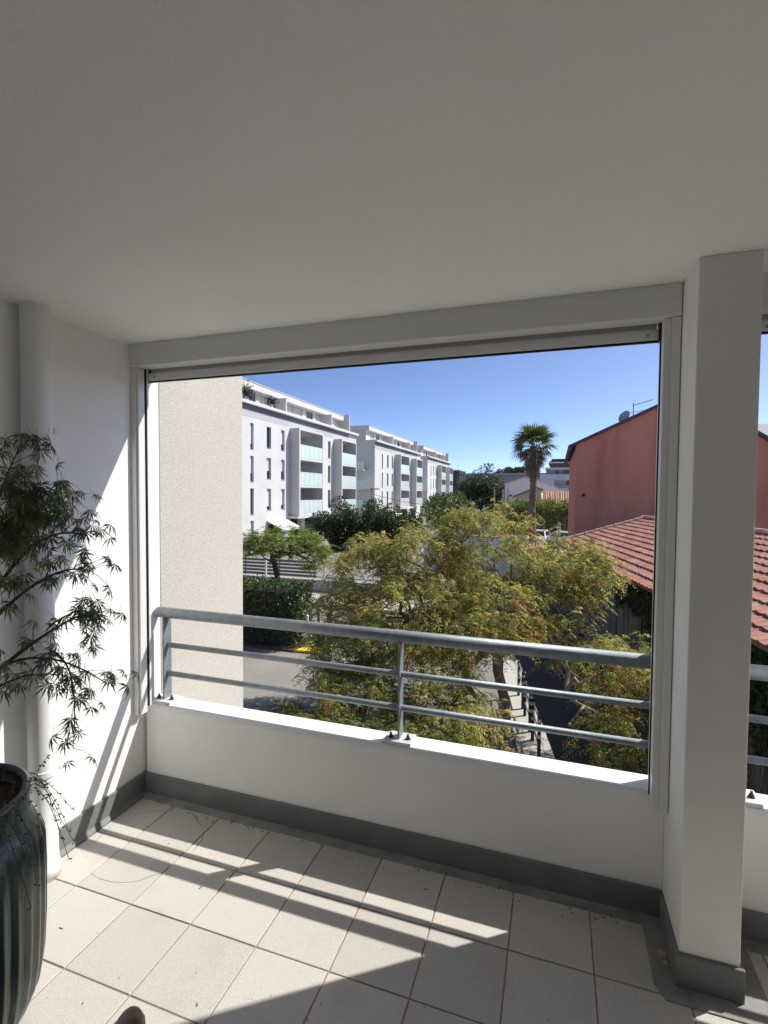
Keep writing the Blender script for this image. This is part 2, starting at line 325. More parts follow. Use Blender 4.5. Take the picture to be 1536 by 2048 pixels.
# apartment wall behind, with a sliding door, and the far end wall
aw = thing('apartment_wall', (3, YB, 0), 'white apartment wall with a sliding glass door at the back of the balcony', 'wall')
w = MB(); w.box(-0.2, 1.2, YB-0.25, YB, -0.24, 2.5).box(3.6, XR, YB-0.25, YB, -0.24, 2.5).box(1.2, 3.6, YB-0.25, YB, 2.15, 2.5).box(1.2, 3.6, YB-0.25, YB, -0.24, 0.02); w.build('wall', 'wall_paint', aw)
for k in range(2):
    d = MB(); x = 1.2+1.2*k; y = YB-0.16+0.05*k
    d.box(x, x+0.07, y, y+0.05, 0.02, 2.15).box(x+1.13, x+1.2, y, y+0.05, 0.02, 2.15).box(x+0.07, x+1.13, y, y+0.05, 2.08, 2.15).box(x+0.07, x+1.13, y, y+0.05, 0.02, 0.09)
    dd = d.build('door', 'white_aluminium', aw); MB().box(x+0.071, x+1.129, y+0.018, y+0.03, 0.091, 2.079).build('pane', 'glass_dark', dd)
ew = thing('end_wall', (XR, -1.6, 0), 'white wall closing the far end of the balcony beyond the pillar', 'wall'); MB().box(XR, XR+0.2, YB, 0.15, GZ, 2.78).build('wall', 'wall_paint', ew)
# roller screens
def screen(x0, x1, label, part_r=True):
    t = thing('roller_screen', ((x0+x1)/2, -0.02, 0.47), label, 'roller screen', 'rolled-up screens of the balcony bays')
    c = MB(); c.prism([(x0, -0.062, 2.384), (x0, -0.058, 2.379), (x0, 0.02, 2.379), (x0, 0.02, 2.385), (x0, 0.10, 2.385), (x0, 0.10, 2.499), (x0, -0.062, 2.499)], (x1-x0, 0, 0)); c.build('cassette', 'white_aluminium', t, bevel=0.0025)
    for z in (2.488,):
        MB().box(x0+0.001, x1-0.001, -0.0645, -0.0622, z, z+0.011).build('cassette_lid_edge', 'white_aluminium', t, bevel=0.0008)
    xa = x0+0.052; xb = x1-0.062
    MB().box(xa+0.006, xb-0.006, 0.032, 0.0345, 2.34, 2.384).build('fabric', 'screen_fabric', t)
    bb = MB(); bb.prism([(xa, 0.02, 2.318), (xa, 0.048, 2.318), (xa, 0.050, 2.352), (xa, 0.044, 2.362), (xa, 0.024, 2.362), (xa, 0.018, 2.350)], (xb-xa, 0, 0)); b = bb.build('bottom_bar', 'white_aluminium', t, bevel=0.003)
    MB().box(xa+0.002, xb-0.002, 0.026, 0.042, 2.311, 2.3178).build('seal', 'black_rubber', b)
    for xx in (xa+0.04, xb-0.04): MB().tube([(xx, 0.0195, 2.335), (xx, 0.0165, 2.335)], 0.006, 10).build('end_screw', 'steel_grey', b)
    MB().box(xb+0.0005, x1-0.031, 0.009, 0.05, 2.312, 2.384).build('end_stop', 'black_rubber', b); MB().box(x0+0.031, xa-0.0005, 0.022, 0.05, 2.312, 2.384).build('end_stop', 'black_rubber', b)
    for sgn, gx in ((1, x0), (-1, x1)):
        g = MB(); a, e = (gx, gx+0.03) if sgn > 0 else (gx-0.03, gx)
        g.box(a, e, -0.056, 0.0, 0.474, 2.378)
        a2, e2 = (gx+0.03, gx+0.043) if sgn > 0 else (gx-0.056, gx-0.03)
        g.box(a2, e2, -0.046, -0.002, 0.476, 2.377)
        o = g.build('guide_rail', 'white_aluminium', t, bevel=0.002)
        a3, e3 = (gx+0.0305, gx+0.0465) if sgn > 0 else (gx-0.060, gx-0.0305)
        MB().box(a3, e3, 0.002, 0.008, 0.508, 2.378).build('slot_seal', 'black_rubber', o)
        MB().box(a3, e3+0.004*sgn, 0.0085, 0.02, 0.508, 2.378).build('rear_lip', 'white_aluminium', o)
    return t
screen(0.002, 2.622, 'rolled-up white outdoor screen with side guides above the open main bay')
screen(2.824, XR-0.002, 'rolled-up white outdoor screen above the bay beyond the pillar')
# railings
def railing(x0, x1, posts, label):
    t = thing('railing', ((x0+x1)/2, 0.11, 0.5), label, 'railing', 'galvanised railings on the parapets')
    def rail(name, y, z, r, a, b): MB().tube([(a, y, z), (b, y, z)], r, 24 if r > 0.02 else 16).build(name, 'galvanised', t, smooth=False)
    for name, z, r, a in (('handrail', 1.012, 0.030, x0-0.062), ('rail', 0.826, 0.0150, x0-0.022), ('rail', 0.660, 0.0150, x0-0.022)):
        mb = MB().tube([(a, 0.118, z), (x1, 0.118, z)], r, 28); o = mb.build(name, 'galvanised', t)
        o.data.polygons.foreach_set('use_smooth', [len(p.vertices) == 4 for p in o.data.polygons])
    for px in posts:
        p = MB().box(px-0.005, px+0.005, 0.086, 0.148, 0.515, 0.99).build('post', 'galvanised', t, bevel=0.0015)
        pl = MB(); pl.prism([(px-0.07, 0.045, 0.5065), (px+0.055, 0.040, 0.5065), (px+0.07, 0.055, 0.5065), (px+0.07, 0.163, 0.5065), (px-0.055, 0.166, 0.5065), (px-0.07, 0.15, 0.5065)], (0, 0, 0.010)); b = pl.build('base_plate', 'plate_steel', p, bevel=0.002)
        for bx, by in ((px-0.042, 0.098), (px+0.044, 0.102)):
            k = MB().tube([(bx, by, 0.515), (bx, by, 0.520)], 0.013, 12); k.tube([(bx, by, 0.519), (bx, by, 0.530)], 0.009, 6).tube([(bx, by, 0.529), (bx, by, 0.541)], 0.005, 8); k.build('bolt', 'rust_bolt', p)
    return t
railing(0.075, 2.624, [0.075, 1.487], 'galvanised railing of three pipes in front of the tree and street')
railing(2.90, XR-0.05, [2.90, 4.4, 5.9], 'galvanised railing of three pipes in the bay beyond the pillar')
# drainpipe
dp = thing('drainpipe', (0.075, -0.632, 0), 'white plastic drainpipe running floor to ceiling beside the potted maple', 'drainpipe')
p = MB().tube([(0.068, -0.632, 0.44), (0.068, -0.632, 2.51)], 0.055, 40, cap=False).build('pipe', 'pvc_white', dp, smooth=True)
p = MB().lathe((0.068, -0.632, 0), [(0.062, 0.0), (0.063, 0.05), (0.056, 0.07), (0.050, 0.42), (0.050, 0.46)], 40).build('lower_pipe', 'pvc_white', dp, smooth=True)
for z in (0.475, 1.97):
    c = MB().lathe((0.068, -0.632, z), [(0.0555, -0.014), (0.0595, -0.014), (0.0595, 0.014), (0.0555, 0.014)], 40); c.box(0.0, 0.03, -0.645, -0.619, z-0.012, z+0.012)
    b = c.build('bracket', 'pvc_white', dp, bevel=0.001)
    MB().box(0.088, 0.112, -0.585, -0.568, z-0.012, z+0.012).build('clamp_lug', 'pvc_white', b, bevel=0.002)
# ------------------------------------------------------------------ glazed pot
PC = (0.428, -1.24)
pot = thing('planter_pot', (PC[0], PC[1], 0), 'tall dark green glazed ribbed pot standing below the maple', 'pot')
def rib(q, z): return 1.0 + (0.020 if 0.10 < z < 0.60 else 0.0)*(1 if q % 4 in (0, 1) else -0.6)
prof = [(0.175, 0.0), (0.20, 0.015), (0.232, 0.06), (0.252, 0.12), (0.264, 0.20), (0.270, 0.32), (0.272, 0.48), (0.270, 0.58), (0.262, 0.625), (0.248, 0.65), (0.238, 0.675), (0.236, 0.715), (0.238, 0.745), (0.234, 0.76), (0.222, 0.765), (0.212, 0.75), (0.2095, 0.70)]
MB().lathe((PC[0], PC[1], 0), prof, 144, rib).build('vessel', 'glazed_pot', pot, smooth=True)
MB().lathe((PC[0], PC[1], 0), [(0.20, 0.69), (0.2085, 0.715), (0.16, 0.722), (0.06, 0.73)], 40).build('soil', 'soil', pot)
# ------------------------------------------------------------------ Japanese maple in the pot
maple = thing('maple_tree', (PC[0], PC[1], 0.72), 'small Japanese maple with finely cut dark green leaves growing from the glazed pot', 'tree')
def bez(p, n=10):
    p = [Vector(q) for q in p]; out = []
    for k in range(n+1):
        t = k/n; q = p[:]
        while len(q) > 1: q = [a.lerp(b, t) for a, b in zip(q, q[1:])]
        out.append(q[0])
    return out
B0 = Vector((PC[0], PC[1], 0.70))
limbs = [  # control points, start and end radius
 ([B0, (0.42, -1.22, 1.0), (0.36, -1.12, 1.25), (0.40, -1.05, 1.62)], 0.016, 0.006),
 ([(0.38, -1.12, 1.2), (0.45, -1.04, 1.45), (0.52, -0.98, 1.60), (0.66, -0.92, 1.56)], 0.008, 0.0025),
 ([(0.40, -1.05, 1.6), (0.44, -1.02, 1.75), (0.47, -1.02, 1.83), (0.50, -1.00, 1.86)], 0.004, 0.0012),
 ([(0.41, -1.18, 1.02), (0.50, -1.05, 1.17), (0.62, -0.98, 1.27), (0.70, -0.94, 1.30)], 0.008, 0.0022),
 ([(0.40, -1.12, 1.2), (0.50, -1.04, 1.38), (0.60, -0.96, 1.47), (0.70, -0.93, 1.44)], 0.007, 0.0018),
 ([(0.48, -1.08, 1.13), (0.58, -1.02, 1.20), (0.70, -0.96, 1.12), (0.77, -0.93, 1.06)], 0.005, 0.0015),
 ([(0.60, -1.00, 1.18), (0.68, -0.97, 1.14), (0.68, -0.97, 1.02), (0.66, -0.97, 0.84)], 0.0035, 0.0012),
 ([(0.42, -1.16, 1.0), (0.50, -1.08, 1.10), (0.56, -1.05, 1.12), (0.66, -1.0, 1.10)], 0.005, 0.0015),
 ([(0.60, -1.0, 1.26), (0.68, -0.95, 1.32), (0.70, -0.94, 1.33), (0.72, -0.93, 1.25)], 0.003, 0.001),
 ([(0.38, -1.10, 1.35), (0.46, -1.05, 1.52), (0.54, -0.99, 1.66), (0.60, -0.95, 1.70)], 0.005, 0.0015),
 ([(0.37, -1.12, 1.3), (0.34, -1.02, 1.5), (0.42, -0.95, 1.62), (0.50, -0.92, 1.62)], 0.005, 0.0015),
 ([(0.38, -1.12, 1.25), (0.28, -1.2, 1.5), (0.2, -1.22, 1.65), (0.1, -1.25, 1.6)], 0.006, 0.0015),
 ([(0.40, -1.2, 1.05), (0.3, -1.35, 1.25), (0.25, -1.45, 1.35), (0.2, -1.55, 1.3)], 0.006, 0.0015),
]
tr = MB(); curves = []
for pts, r0, r1 in limbs:
    c = bez(pts, 12); curves.append(c); tr.tube(c, [r0+(r1-r0)*k/12 for k in range(13)], 7)
def maple_leaf_mesh(seed):
    rr = random.Random(seed); b = MB()
    for k, a in enumerate((-2.3, -1.7, -1.1, -0.55, 0.0, 0.55, 1.1, 1.7, 2.3)):
        a += rr.uniform(-0.1, 0.1); L = (0.026, 0.034, 0.042, 0.047, 0.050, 0.047, 0.042, 0.034, 0.026)[k]*rr.uniform(0.85, 1.12); w = 0.0026*rr.uniform(0.8, 1.15)
        d = Vector((math.cos(a), math.sin(a), 0)); s = Vector((-d.y, d.x, 0)); z = lambda t: -0.6*L*t*t-0.004*rr.random()
        i = len(b.v); p = [(0, 0, 0)]
        for t, ww in ((0.35, 1.0), (0.65, 0.8)):
            for sg in (1, -1): q = d*L*t+s*w*ww*sg; p.append((q.x, q.y, z(t)))
        q = d*L; p.append((q.x, q.y, z(1.0))); b.v += p
        b.f += [(i, i+2, i+1), (i+1, i+2, i+4, i+3), (i+3, i+4, i+5)]
        for sg in (1, -1):      # side teeth of the cut leaf
            q = d*L*0.30+s*w*sg*0.7; q2 = d*L*0.62+s*w*2.3*sg; q3 = d*L*0.45+s*w*0.9*sg; j = len(b.v)
            b.v += [(q.x, q.y, z(0.3)), (q2.x, q2.y, z(0.7)), (q3.x, q3.y, z(0.45))]; b.f.append((j, j+1, j+2))
    b.tube([(0, 0, 0), (-0.018, 0, 0.004), (-0.034, 0, 0.014)], 0.0006, 4)
    return b.mesh('leaf')
mleaf = [maple_leaf_mesh(s) for s in range(5)]
spots = []
def in_photo_window(p): return True
for ci, c in enumerate(curves):
    if ci == 0: rng_t = range(7, 13)
    else: rng_t = range(3, 13)
    for k in rng_t:
        p = c[k]; t = (c[min(k+1, 12)]-c[k-1]).normalized()
        n = 4 if ci in (1, 9, 10) else (3 if ci == 4 else 2)
        for q in range(n):
            side = t.orthogonal().normalized(); side.rotate(Matrix.Rotation(random.uniform(0, 6.28), 3, t))
            tw = (side*0.8+t*0.7+Vector((0, 0, 0.15))).normalized()*random.uniform(0.03, 0.11)
            e = p+tw; spots.append((e, tw.normalized()))
            if tw.length > 0.045: tr.tube([p, p+tw*0.5+Vector((0, 0, 0.006)), e], [0.0013, 0.0010, 0.0006], 4, cap=False)
for k in range(80):   # the thick dark upper mass
    e = Vector((random.gauss(0.50, 0.09), random.gauss(-0.99, 0.06), random.gauss(1.58, 0.075))); spots.append((e, Vector((random.gauss(0, 1), random.gauss(0, 1), 0)).normalized()))
for k in range(60):
    e = Vector((random.gauss(0.45, 0.08), random.gauss(-1.02, 0.06), random.gauss(1.70, 0.06))); spots.append((e, Vector((random.gauss(0, 1), random.gauss(0, 1), 0)).normalized()))
tr.build('trunk', 'maple_bark', maple, smooth=True)
random.shuffle(spots); spots.sort(key=lambda s: -s[0].x)
extra = MB()
for k, (e, d) in enumerate(spots):
    yaw = math.atan2(d.y, d.x); pitch = random.uniform(0.35, 1.25); roll = random.uniform(-0.5, 0.5); sc = random.uniform(0.72, 1.12)
    me = mleaf[k % 5]
    if k < 298:
        o = link('leaf', me, 'maple_leaf', maple, e, (roll, pitch, yaw)); o.scale = (sc, sc, sc)
    else:
        Mx = Matrix.Translation(e) @ Matrix.Rotation(yaw, 4, 'Z') @ Matrix.Rotation(pitch, 4, 'Y') @ Matrix.Rotation(roll, 4, 'X') @ Matrix.Scale(sc, 4); i = len(extra.v)
        extra.v += [tuple(Mx @ v.co) for v in me.vertices]; extra.f += [tuple(i+v for v in pl.vertices) for pl in me.polygons]
if extra.v: tag(extra.build('foliage', 'maple_leaf', maple), kind='stuff')
# trailing plant over the rim
tp = thing('trailing_plant', (PC[0]+0.1, PC[1]+0.15, 0.73), 'wiry trailing plant with tiny leaves hanging over the pot rim', 'plant')
st = MB(); LP, LD = [], []
for k in range(13):
    a = random.uniform(0.0, 1.9); r0 = Vector((PC[0]+0.2*math.cos(a), PC[1]+0.2*math.sin(a), 0.73)); out = Vector((math.cos(a), math.sin(a), 0)); L = random.uniform(0.10, 0.26)
    up = k > 10
    c = bez([r0, r0+out*0.05+Vector((0, 0, 0.06)), r0+out*0.09+Vector((0, 0, 0.0 if not up else 0.12)), r0+out*(0.10+random.uniform(0, 0.04))+Vector((random.gauss(0, 0.02), random.gauss(0, 0.02), -L if not up else 0.15))], 9); st.tube(c, 0.0009, 4)
    for q in c[2:]:
        for _ in range(2): LP.append(tuple(q)); LD.append((random.gauss(0, 1), random.gauss(0, 1), random.gauss(-0.2, 0.5)))
st.build('stems', 'maple_bark', tp)
LP = np.array(LP); LD = unit(np.array(LD)); V, Q, Cc = leaf_quads(LP, LD, unit(RNG.normal(size=LD.shape)), np.full(len(LP), 0.013), np.full(len(LP), 0.006), palette(len(LP), [(0.06, 0.09, 0.03), (0.10, 0.12, 0.05)], [1, 1]))
b = WORLD[tp]; tag(link('leaves', np_mesh('leaves', V-np.array(b), Q, Cc), 'leaf', tp, b), kind='stuff')
# brown shoe whose toe shows at the bottom edge
toe = Vector((0.905, -0.975, 0)); ax = Vector((0.62, -0.785, 0)).normalized(); sd = Vector((-ax.y, ax.x, 0))
shoe = thing('shoe', tuple(toe+ax*0.14), 'dark brown leather shoe with its rounded toe on the sunlit tiles', 'shoe')
secs = [(0.0, 0.012, 0.02, 0.012), (0.012, 0.028, 0.035, 0.0), (0.035, 0.040, 0.046, 0.0), (0.07, 0.046, 0.056, 0.0), (0.11, 0.046, 0.072, 0.0), (0.15, 0.040, 0.088, 0.0), (0.20, 0.035, 0.094, 0.0), (0.25, 0.036, 0.092, 0.0), (0.275, 0.030, 0.086, 0.0), (0.288, 0.016, 0.075, 0.01)]
up = MB(); N = 14
for s_, w, h, zz in secs:
    for q in range(N):
        a = math.pi*q/(N-1); cx = math.cos(a); z = 0.010+zz*0.5+(h-0.010)*(max(0.0, math.sin(a))**0.75); up.v.append(tuple(toe+ax*s_+sd*(w*cx*(1 if abs(cx) > 0.6 else 1))+Vector((0, 0, z))))
for k in range(len(secs)-1):
    for q in range(N-1): i = k*N+q; up.f.append((i, i+1, i+N+1, i+N))
up.f.append(tuple(range(N-1, -1, -1))); up.f.append(tuple(range((len(secs)-1)*N, len(secs)*N)))
up.build('upper', 'shoe_leather', shoe, smooth=True)
so = MB(); out = [toe+ax*s_+sd*(w+0.003) for s_, w, _, _ in secs]+[toe+ax*s_-sd*(w+0.003) for s_, w, _, _ in reversed(secs)]
so.prism([(p.x, p.y, 0.0) for p in out], (0, 0, 0.012)); so.build('sole', 'shoe_sole', shoe)
# small debris by the pillar
for i, (x, y, s_, z0, lab) in enumerate([(2.592, -0.165, 0.016, 0.0035, 'small square tan chip of tile lying at the foot of the pillar'), (2.596, -0.205, 0.009, 0.0035, 'tiny pale crumb of mortar lying near the tan tile chip')]):
    tag(MB().prism([(x-s_, y-s_*0.7, z0), (x+s_*0.8, y-s_, z0), (x+s_, y+s_*0.6, z0), (x-s_*0.7, y+s_*0.8, z0)], (0, 0, 0.007)).build('rubble_chip', 'cut_chip', None, bevel=0.001), lab, 'debris')

# dust, crumbs and bits of straw on the tiles
db = MB()
for k in range(150):
    if k < 90: x = random.uniform(0.1, 2.5); y = -0.04-abs(random.gauss(0, 0.03)); s_ = random.uniform(0.0012, 0.0035)
    else: x = random.uniform(0.3, 2.4); y = random.uniform(-1.2, -0.1); s_ = random.uniform(0.001, 0.0025)
    a = random.uniform(0, 3.14); L = s_*(1 if k % 9 else 4); dx, dy = math.cos(a)*L, math.sin(a)*L; ex, ey = -math.sin(a)*s_*0.6, math.cos(a)*s_*0.6; z = 0.0012 if y < -0.045 else 0.004
    db.prism([(x-dx-ex, y-dy-ey, z), (x+dx-ex, y+dy-ey, z), (x+dx+ex, y+dy+ey, z), (x-dx+ex, y-dy+ey, z)], (0, 0, s_*0.6))
tag(db.build('floor_dust', 'litter'), 'scattered crumbs and bits of straw on the balcony tiles', 'debris', kind='stuff')
# ================================================================== THE STREET
tag(MB().quad((-900, -300, GZ-0.02), (900, -300, GZ-0.02), (900, 1500, GZ-0.02), (-900, 1500, GZ-0.02)).build('ground', 'ground'), kind='structure')
tag(MB().box(-40, -0.9, 0.4, 11.2, GZ-0.10, GZ).build('parking_lot', 'asphalt'), kind='structure')
tag(MB().box(-60, 30, 12.2, 16.8, GZ-0.10, GZ-0.004).build('cross_road', 'asphalt'), kind='structure')
tag(MB().box(-60, -2.6, 16.92, 22.0, GZ-0.10, GZ+0.11).build('pavement', 'pavement'), kind='structure')
tag(MB().box(-60, -2.6, 16.8, 16.92, GZ-0.10, GZ+0.12).build('kerb', 'kerb'), kind='structure')
tag(MB().box(-30, -5.2, 11.2, 12.2, GZ-0.10, GZ+0.07).build('planting_bed', 'litter'), kind='structure')
tag(MB().box(-34, -1.0, 24.0, 62.0, GZ-0.10, GZ+0.02).build('upper_car_park', 'asphalt'), kind='structure')
SD = Vector((-0.183, 0.983, 0)).normalized(); SN = Vector((SD.y, -SD.x, 0))      # side street and shed run along SD
def sp(p0, u, v, z): q = Vector((p0[0], p0[1], 0))+SD*u+SN*v; return (q.x, q.y, z)
S0 = (3.18, 2.2)         # a point of the kerb line
def strip(name, m, u0, u1, v0, v1, z0, z1):
    b = MB().hexa([sp(S0, u0, v0, z0), sp(S0, u1, v0, z0), sp(S0, u1, v1, z0), sp(S0, u0, v1, z0), sp(S0, u0, v0, z1), sp(S0, u1, v0, z1), sp(S0, u1, v1, z1), sp(S0, u0, v1, z1)])
    return tag(b.build(name, m), kind='structure')
strip('side_street', 'asphalt_shaded', -2, 40, 0.0, 2.6, GZ-0.1, GZ+0.004)
strip('street_kerb', 'concrete', -2, 10.4, -0.14, 0.0, GZ-0.1, GZ+0.12)
strip('footpath', 'pavement', -2, 10.4, -0.62, -0.14, GZ-0.1, GZ+0.112)
strip('tree_bed', 'ground', -2, 9.6, -4.2, -0.62, GZ-0.1, GZ+0.06)
for k in range(2, 4):
    o = MB().box(-3.2-2.4*k, -3.1-2.4*k, 6.4, 11.0, GZ+0.001, GZ+0.004).build('bay_line', 'paint_white'); tag(o, kind='structure')
tag(MB().prism([(-5.25, 11.25, GZ+0.002), (-4.55, 11.35, GZ+0.002), (-4.35, 11.95, GZ+0.002), (-4.95, 12.0, GZ+0.002)], (0, 0, 0.06)).build('kerb_ramp', 'paint_yellow', None, bevel=0.01), 'yellow painted kerb ramp at the end of the clipped hedge', 'kerb ramp')
for x, y, h, r, m, lab in ((-5.02, 11.72, 1.0, 0.045, 'paint_white', 'short white bollard beside the end of the clipped hedge'), (-4.72, 11.9, 1.0, 0.04, 'rust_bolt', 'short brown bollard next to the yellow kerb ramp')):
    t = thing('bollard', (x, y, GZ), lab, 'bollard'); MB().tube([(x, y, GZ), (x, y, GZ+h)], r, 12).build('post', m, t); MB().lathe((x, y, GZ+h), [(r, 0), (r*1.15, 0.01), (r*0.9, 0.04), (0.01, 0.06)], 12).build('cap', m, t)
# low concrete wall and slat fence along the pavement
lwall = thing('low_wall', (-16, 19.6, GZ), 'low stained concrete wall beyond the road and clipped hedge', 'wall')
MB().box(-40, -3.4, 19.5, 19.75, GZ, GZ+0.62).build('wall', 'concrete', lwall, bevel=0.02)
MB().box(-40, -3.38, 19.46, 19.79, GZ+0.62, GZ+0.68).build('coping', 'concrete', lwall, bevel=0.01)
fe = thing('slat_fence', (-14, 21.2, GZ), 'dark grey horizontal slat fence standing behind the low concrete wall', 'fence')
for k in range(7): MB().box(-22, -9.4, 21.18, 21.22, GZ+0.1+0.18*k, GZ+0.22+0.18*k).build('slat', 'slat_grey', fe)
for k in range(7): MB().box(-22+2.08*k-0.03, -22+2.08*k+0.03, 21.225, 21.28, GZ, GZ+1.4).build('post', 'slat_grey', fe)
for k, (x, lab) in enumerate(((-11.4, 'slim white post near the round green tree, above the low wall'), (-8.2, 'slim white post right of the round green tree, above the low wall'))):
    t = thing('marker_post', (x, 19.62, GZ+0.68), lab, 'post'); MB().tube([(x, 19.62, GZ+0.68), (x, 19.62, GZ+1.45)], 0.05, 10).build('post', 'paint_white', t)
hw = thing('long_wall', (-3, 27.5, GZ), 'long pale rendered wall seen through the top of the seeding tree', 'wall'); MB().box(-5.3, 0.6, 27.4, 27.7, GZ, GZ+2.3).build('wall', 'wall_paint', hw); MB().box(-5.35, 0.65, 27.35, 27.75, GZ+2.3, GZ+2.38).build('coping', 'concrete', hw)
# striped street barriers by the footpath
def barrier(u, i):
    c = sp(S0, u+0.35, -0.3, GZ+0.112); t = thing('street_barrier', c, ('grey street barrier with banded posts closest to the seeding tree trunk', 'grey street barrier with banded posts between two others along the kerb', 'grey street barrier with banded posts farthest up the side street')[i], 'barrier', 'street barriers along the footpath')
    for du in (0, 0.75):
        x, y, _ = sp(S0, u+du, -0.3, 0); p = MB().tube([(x, y, GZ+0.11), (x, y, GZ+0.92)], 0.032, 10).build('post', 'dark_metal', t)
        for z in (0.52, 0.66, 0.80): MB().tube([(x, y, GZ+z), (x, y, GZ+z+0.06)], 0.0345, 10).build('white_band', 'paint_white', p)
    for z in (0.40, 0.65, 0.86): MB().tube([sp(S0, u, -0.3, GZ+z), sp(S0, u+0.75, -0.3, GZ+z)], 0.018, 8).build('bar', 'steel_grey', t)
for i, u in enumerate((4.9, 6.0, 7.1)): barrier(u, i)

# ------------------------------------------------------------------ the white apartment blocks
def holes_wall(b, P, u0, u1, v0, v1, holes, depth):
    """plane P(u,v,d) with rectangular holes and their reveals"""
    us = sorted({u0, u1, *[h[0] for h in holes], *[h[1] for h in holes]}); vs = sorted({v0, v1, *[h[2] for h in holes], *[h[3] for h in holes]})
    for a, c in zip(us, us[1:]):
        for e, g in zip(vs, vs[1:]):
            m_ = ((a+c)/2, (e+g)/2)
            if any(h[0] < m_[0] < h[1] and h[2] < m_[1] < h[3] for h in holes): continue
            b.quad(P(a, e, 0), P(c, e, 0), P(c, g, 0), P(a, g, 0))
    for h in holes:
        d = h[4] if len(h) > 4 else depth; a, c, e, g = h[:4]
        b.quad(P(a, e, 0), P(a, e, d), P(a, g, d), P(a, g, 0)); b.quad(P(c, e, d), P(c, e, 0), P(c, g, 0), P(c, g, d))
        b.quad(P(a, e, d), P(a, e, 0), P(c, e, 0), P(c, e, d)); b.quad(P(a, g, 0), P(a, g, d), P(c, g, d), P(c, g, 0))
        b.quad(P(a, e, d), P(c, e, d), P(c, g, d), P(a, g, d))
X0 = -24.0
def white_block(y0, k, label, near):
    """k stretches the plan along the street"""
    t = thing('apartment_block', (X0-6, y0+14*k, GZ), label, 'building', 'row of white apartment blocks')
    Y = lambda o: y0+o*k
    y1 = Y(29.1)
    rows = [(5.65, 8.02), (2.70, 5.06), (-0.30, 2.10)]
    wins = []
    for o, w in ((3.5, 0.55), (6.25, 0.78), (8.9, 0.72), (20.0, 0.70)):
        for i, (a, b_) in enumerate(rows): wins.append((Y(o), Y(o)+w, a if o < 5 else a+0.33, b_))
    wins.append((Y(3.5), Y(3.5)+0.55, -2.9, -0.85))
    bays = [(Y(10.95), Y(16.2)), (Y(21.9), Y(26.3))]
    logs = [(a, b_, z+0.02, z+2.70, 1.35) for a, b_ in bays for z in (5.30, 2.45, -0.50)]
    shops = [(Y(6.4), Y(9.6), -3.0, -1.35, 0.9), (Y(10.8), Y(13.2), -2.9, -0.95, 0.5), (Y(14.0), Y(19.0), -2.9, -1.05, 0.5), (Y(21.4), Y(25.5), -2.9, -0.95, 0.5)]
    b = MB(); P = lambda u, v, d: (X0-d, u, v)
    holes_wall(b, P, y0, y1, GZ, 8.5, wins+logs+shops, 0.28)
    b.quad((X0-12, y0, GZ), (X0, y0, GZ), (X0, y0, 9.62), (X0-12, y0, 9.62)); b.quad((X0, y1, GZ), (X0-12, y1, GZ), (X0-12, y1, 9.62), (X0, y1, 9.62))
    b.quad((X0-12, y1, GZ), (X0-12, y0, GZ), (X0-12, y0, 9.62), (X0-12, y1, 9.62))
    b.build('wall', 'white_render', t)
    MB().box(X0-0.06, X0+0.004, y0+0.004, Y(26.35), 8.5, 9.05).build('grey_strip', 'strip_grey', t); MB().box(X0-0.08, X0-0.004, y0+0.006, Y(26.4), 9.05, 9.62).build('dark_band', 'band_grey', t)
    MB().box(X0-0.4, X0, Y(26.41), y1-0.004, 8.5, 9.62).build('band_return', 'white_render_warm', t)
    MB().box(X0-12, X0+0.35, y0-0.05, y1+0.1, 9.62, 9.90).build('terrace_slab', 'white_render', t)
    # upper set-back storey
    XA = X0-1.5; ab = MB(); awin = [(Y(o), Y(o)+w*k, 9.95, 11.3) for o, w in ((2.0, 2.0), (4.8, 1.9), (7.4, 2.2), (12.0, 4.2), (17.2, 1.7), (19.6, 1.5), (23.0, 1.2), (25.2, 1.4))]
    PA = lambda u, v, d: (XA-d, u, v); holes_wall(ab, PA, y0+0.02, Y(27.4), 9.9, 11.42, awin, 0.12)
    ab.quad((X0-11, y0+0.02, 9.9), (XA, y0+0.02, 9.9), (XA, y0+0.02, 11.42), (X0-11, y0+0.02, 11.42)); ab.quad((XA, Y(27.4), 9.9), (X0-11, Y(27.4), 9.9), (X0-11, Y(27.4), 11.42), (XA, Y(27.4), 11.42))
    ab.build('attic_wall', 'white_render_warm', t)
    for i, h in enumerate(awin):
        f = MB(); xx = XA-0.09; n = 2 if h[1]-h[0] > 1.6 else 1
        for q in range(n):
            a = h[0]+(h[1]-h[0])*q/n; c = h[0]+(h[1]-h[0])*(q+1)/n
            f.box(xx-0.02, xx+0.02, a, a+0.07, h[2], h[3]).box(xx-0.02, xx+0.02, c-0.07, c, h[2], h[3]).box(xx-0.02, xx+0.02, a+0.07, c-0.07, h[3]-0.07, h[3])
        fo = f.build('window', 'frame_taupe', t); MB().box(xx-0.005, xx+0.005, h[0]+0.06, h[1]-0.06, h[2], h[3]-0.06).build('pane', 'glass_dark' if i in (1, 4, 6) else 'shutter_panel', fo)
    MB().box(X0-11.2, X0-0.95, y0-0.02, Y(27.5), 11.42, 12.05).build('roof', 'white_render', t); MB().box(X0-11.25, X0-0.90, y0-0.06, Y(27.55), 12.05, 12.12).build('roof_edge', 'white_render_warm', t)
    for o in (10.3, 21.5, 27.2): MB().box(X0-1.48, X0-0.25, Y(o), Y(o)+0.22, 9.9, 11.46 if o < 27 else 12.25).build('terrace_fin', 'white_render_warm', t)
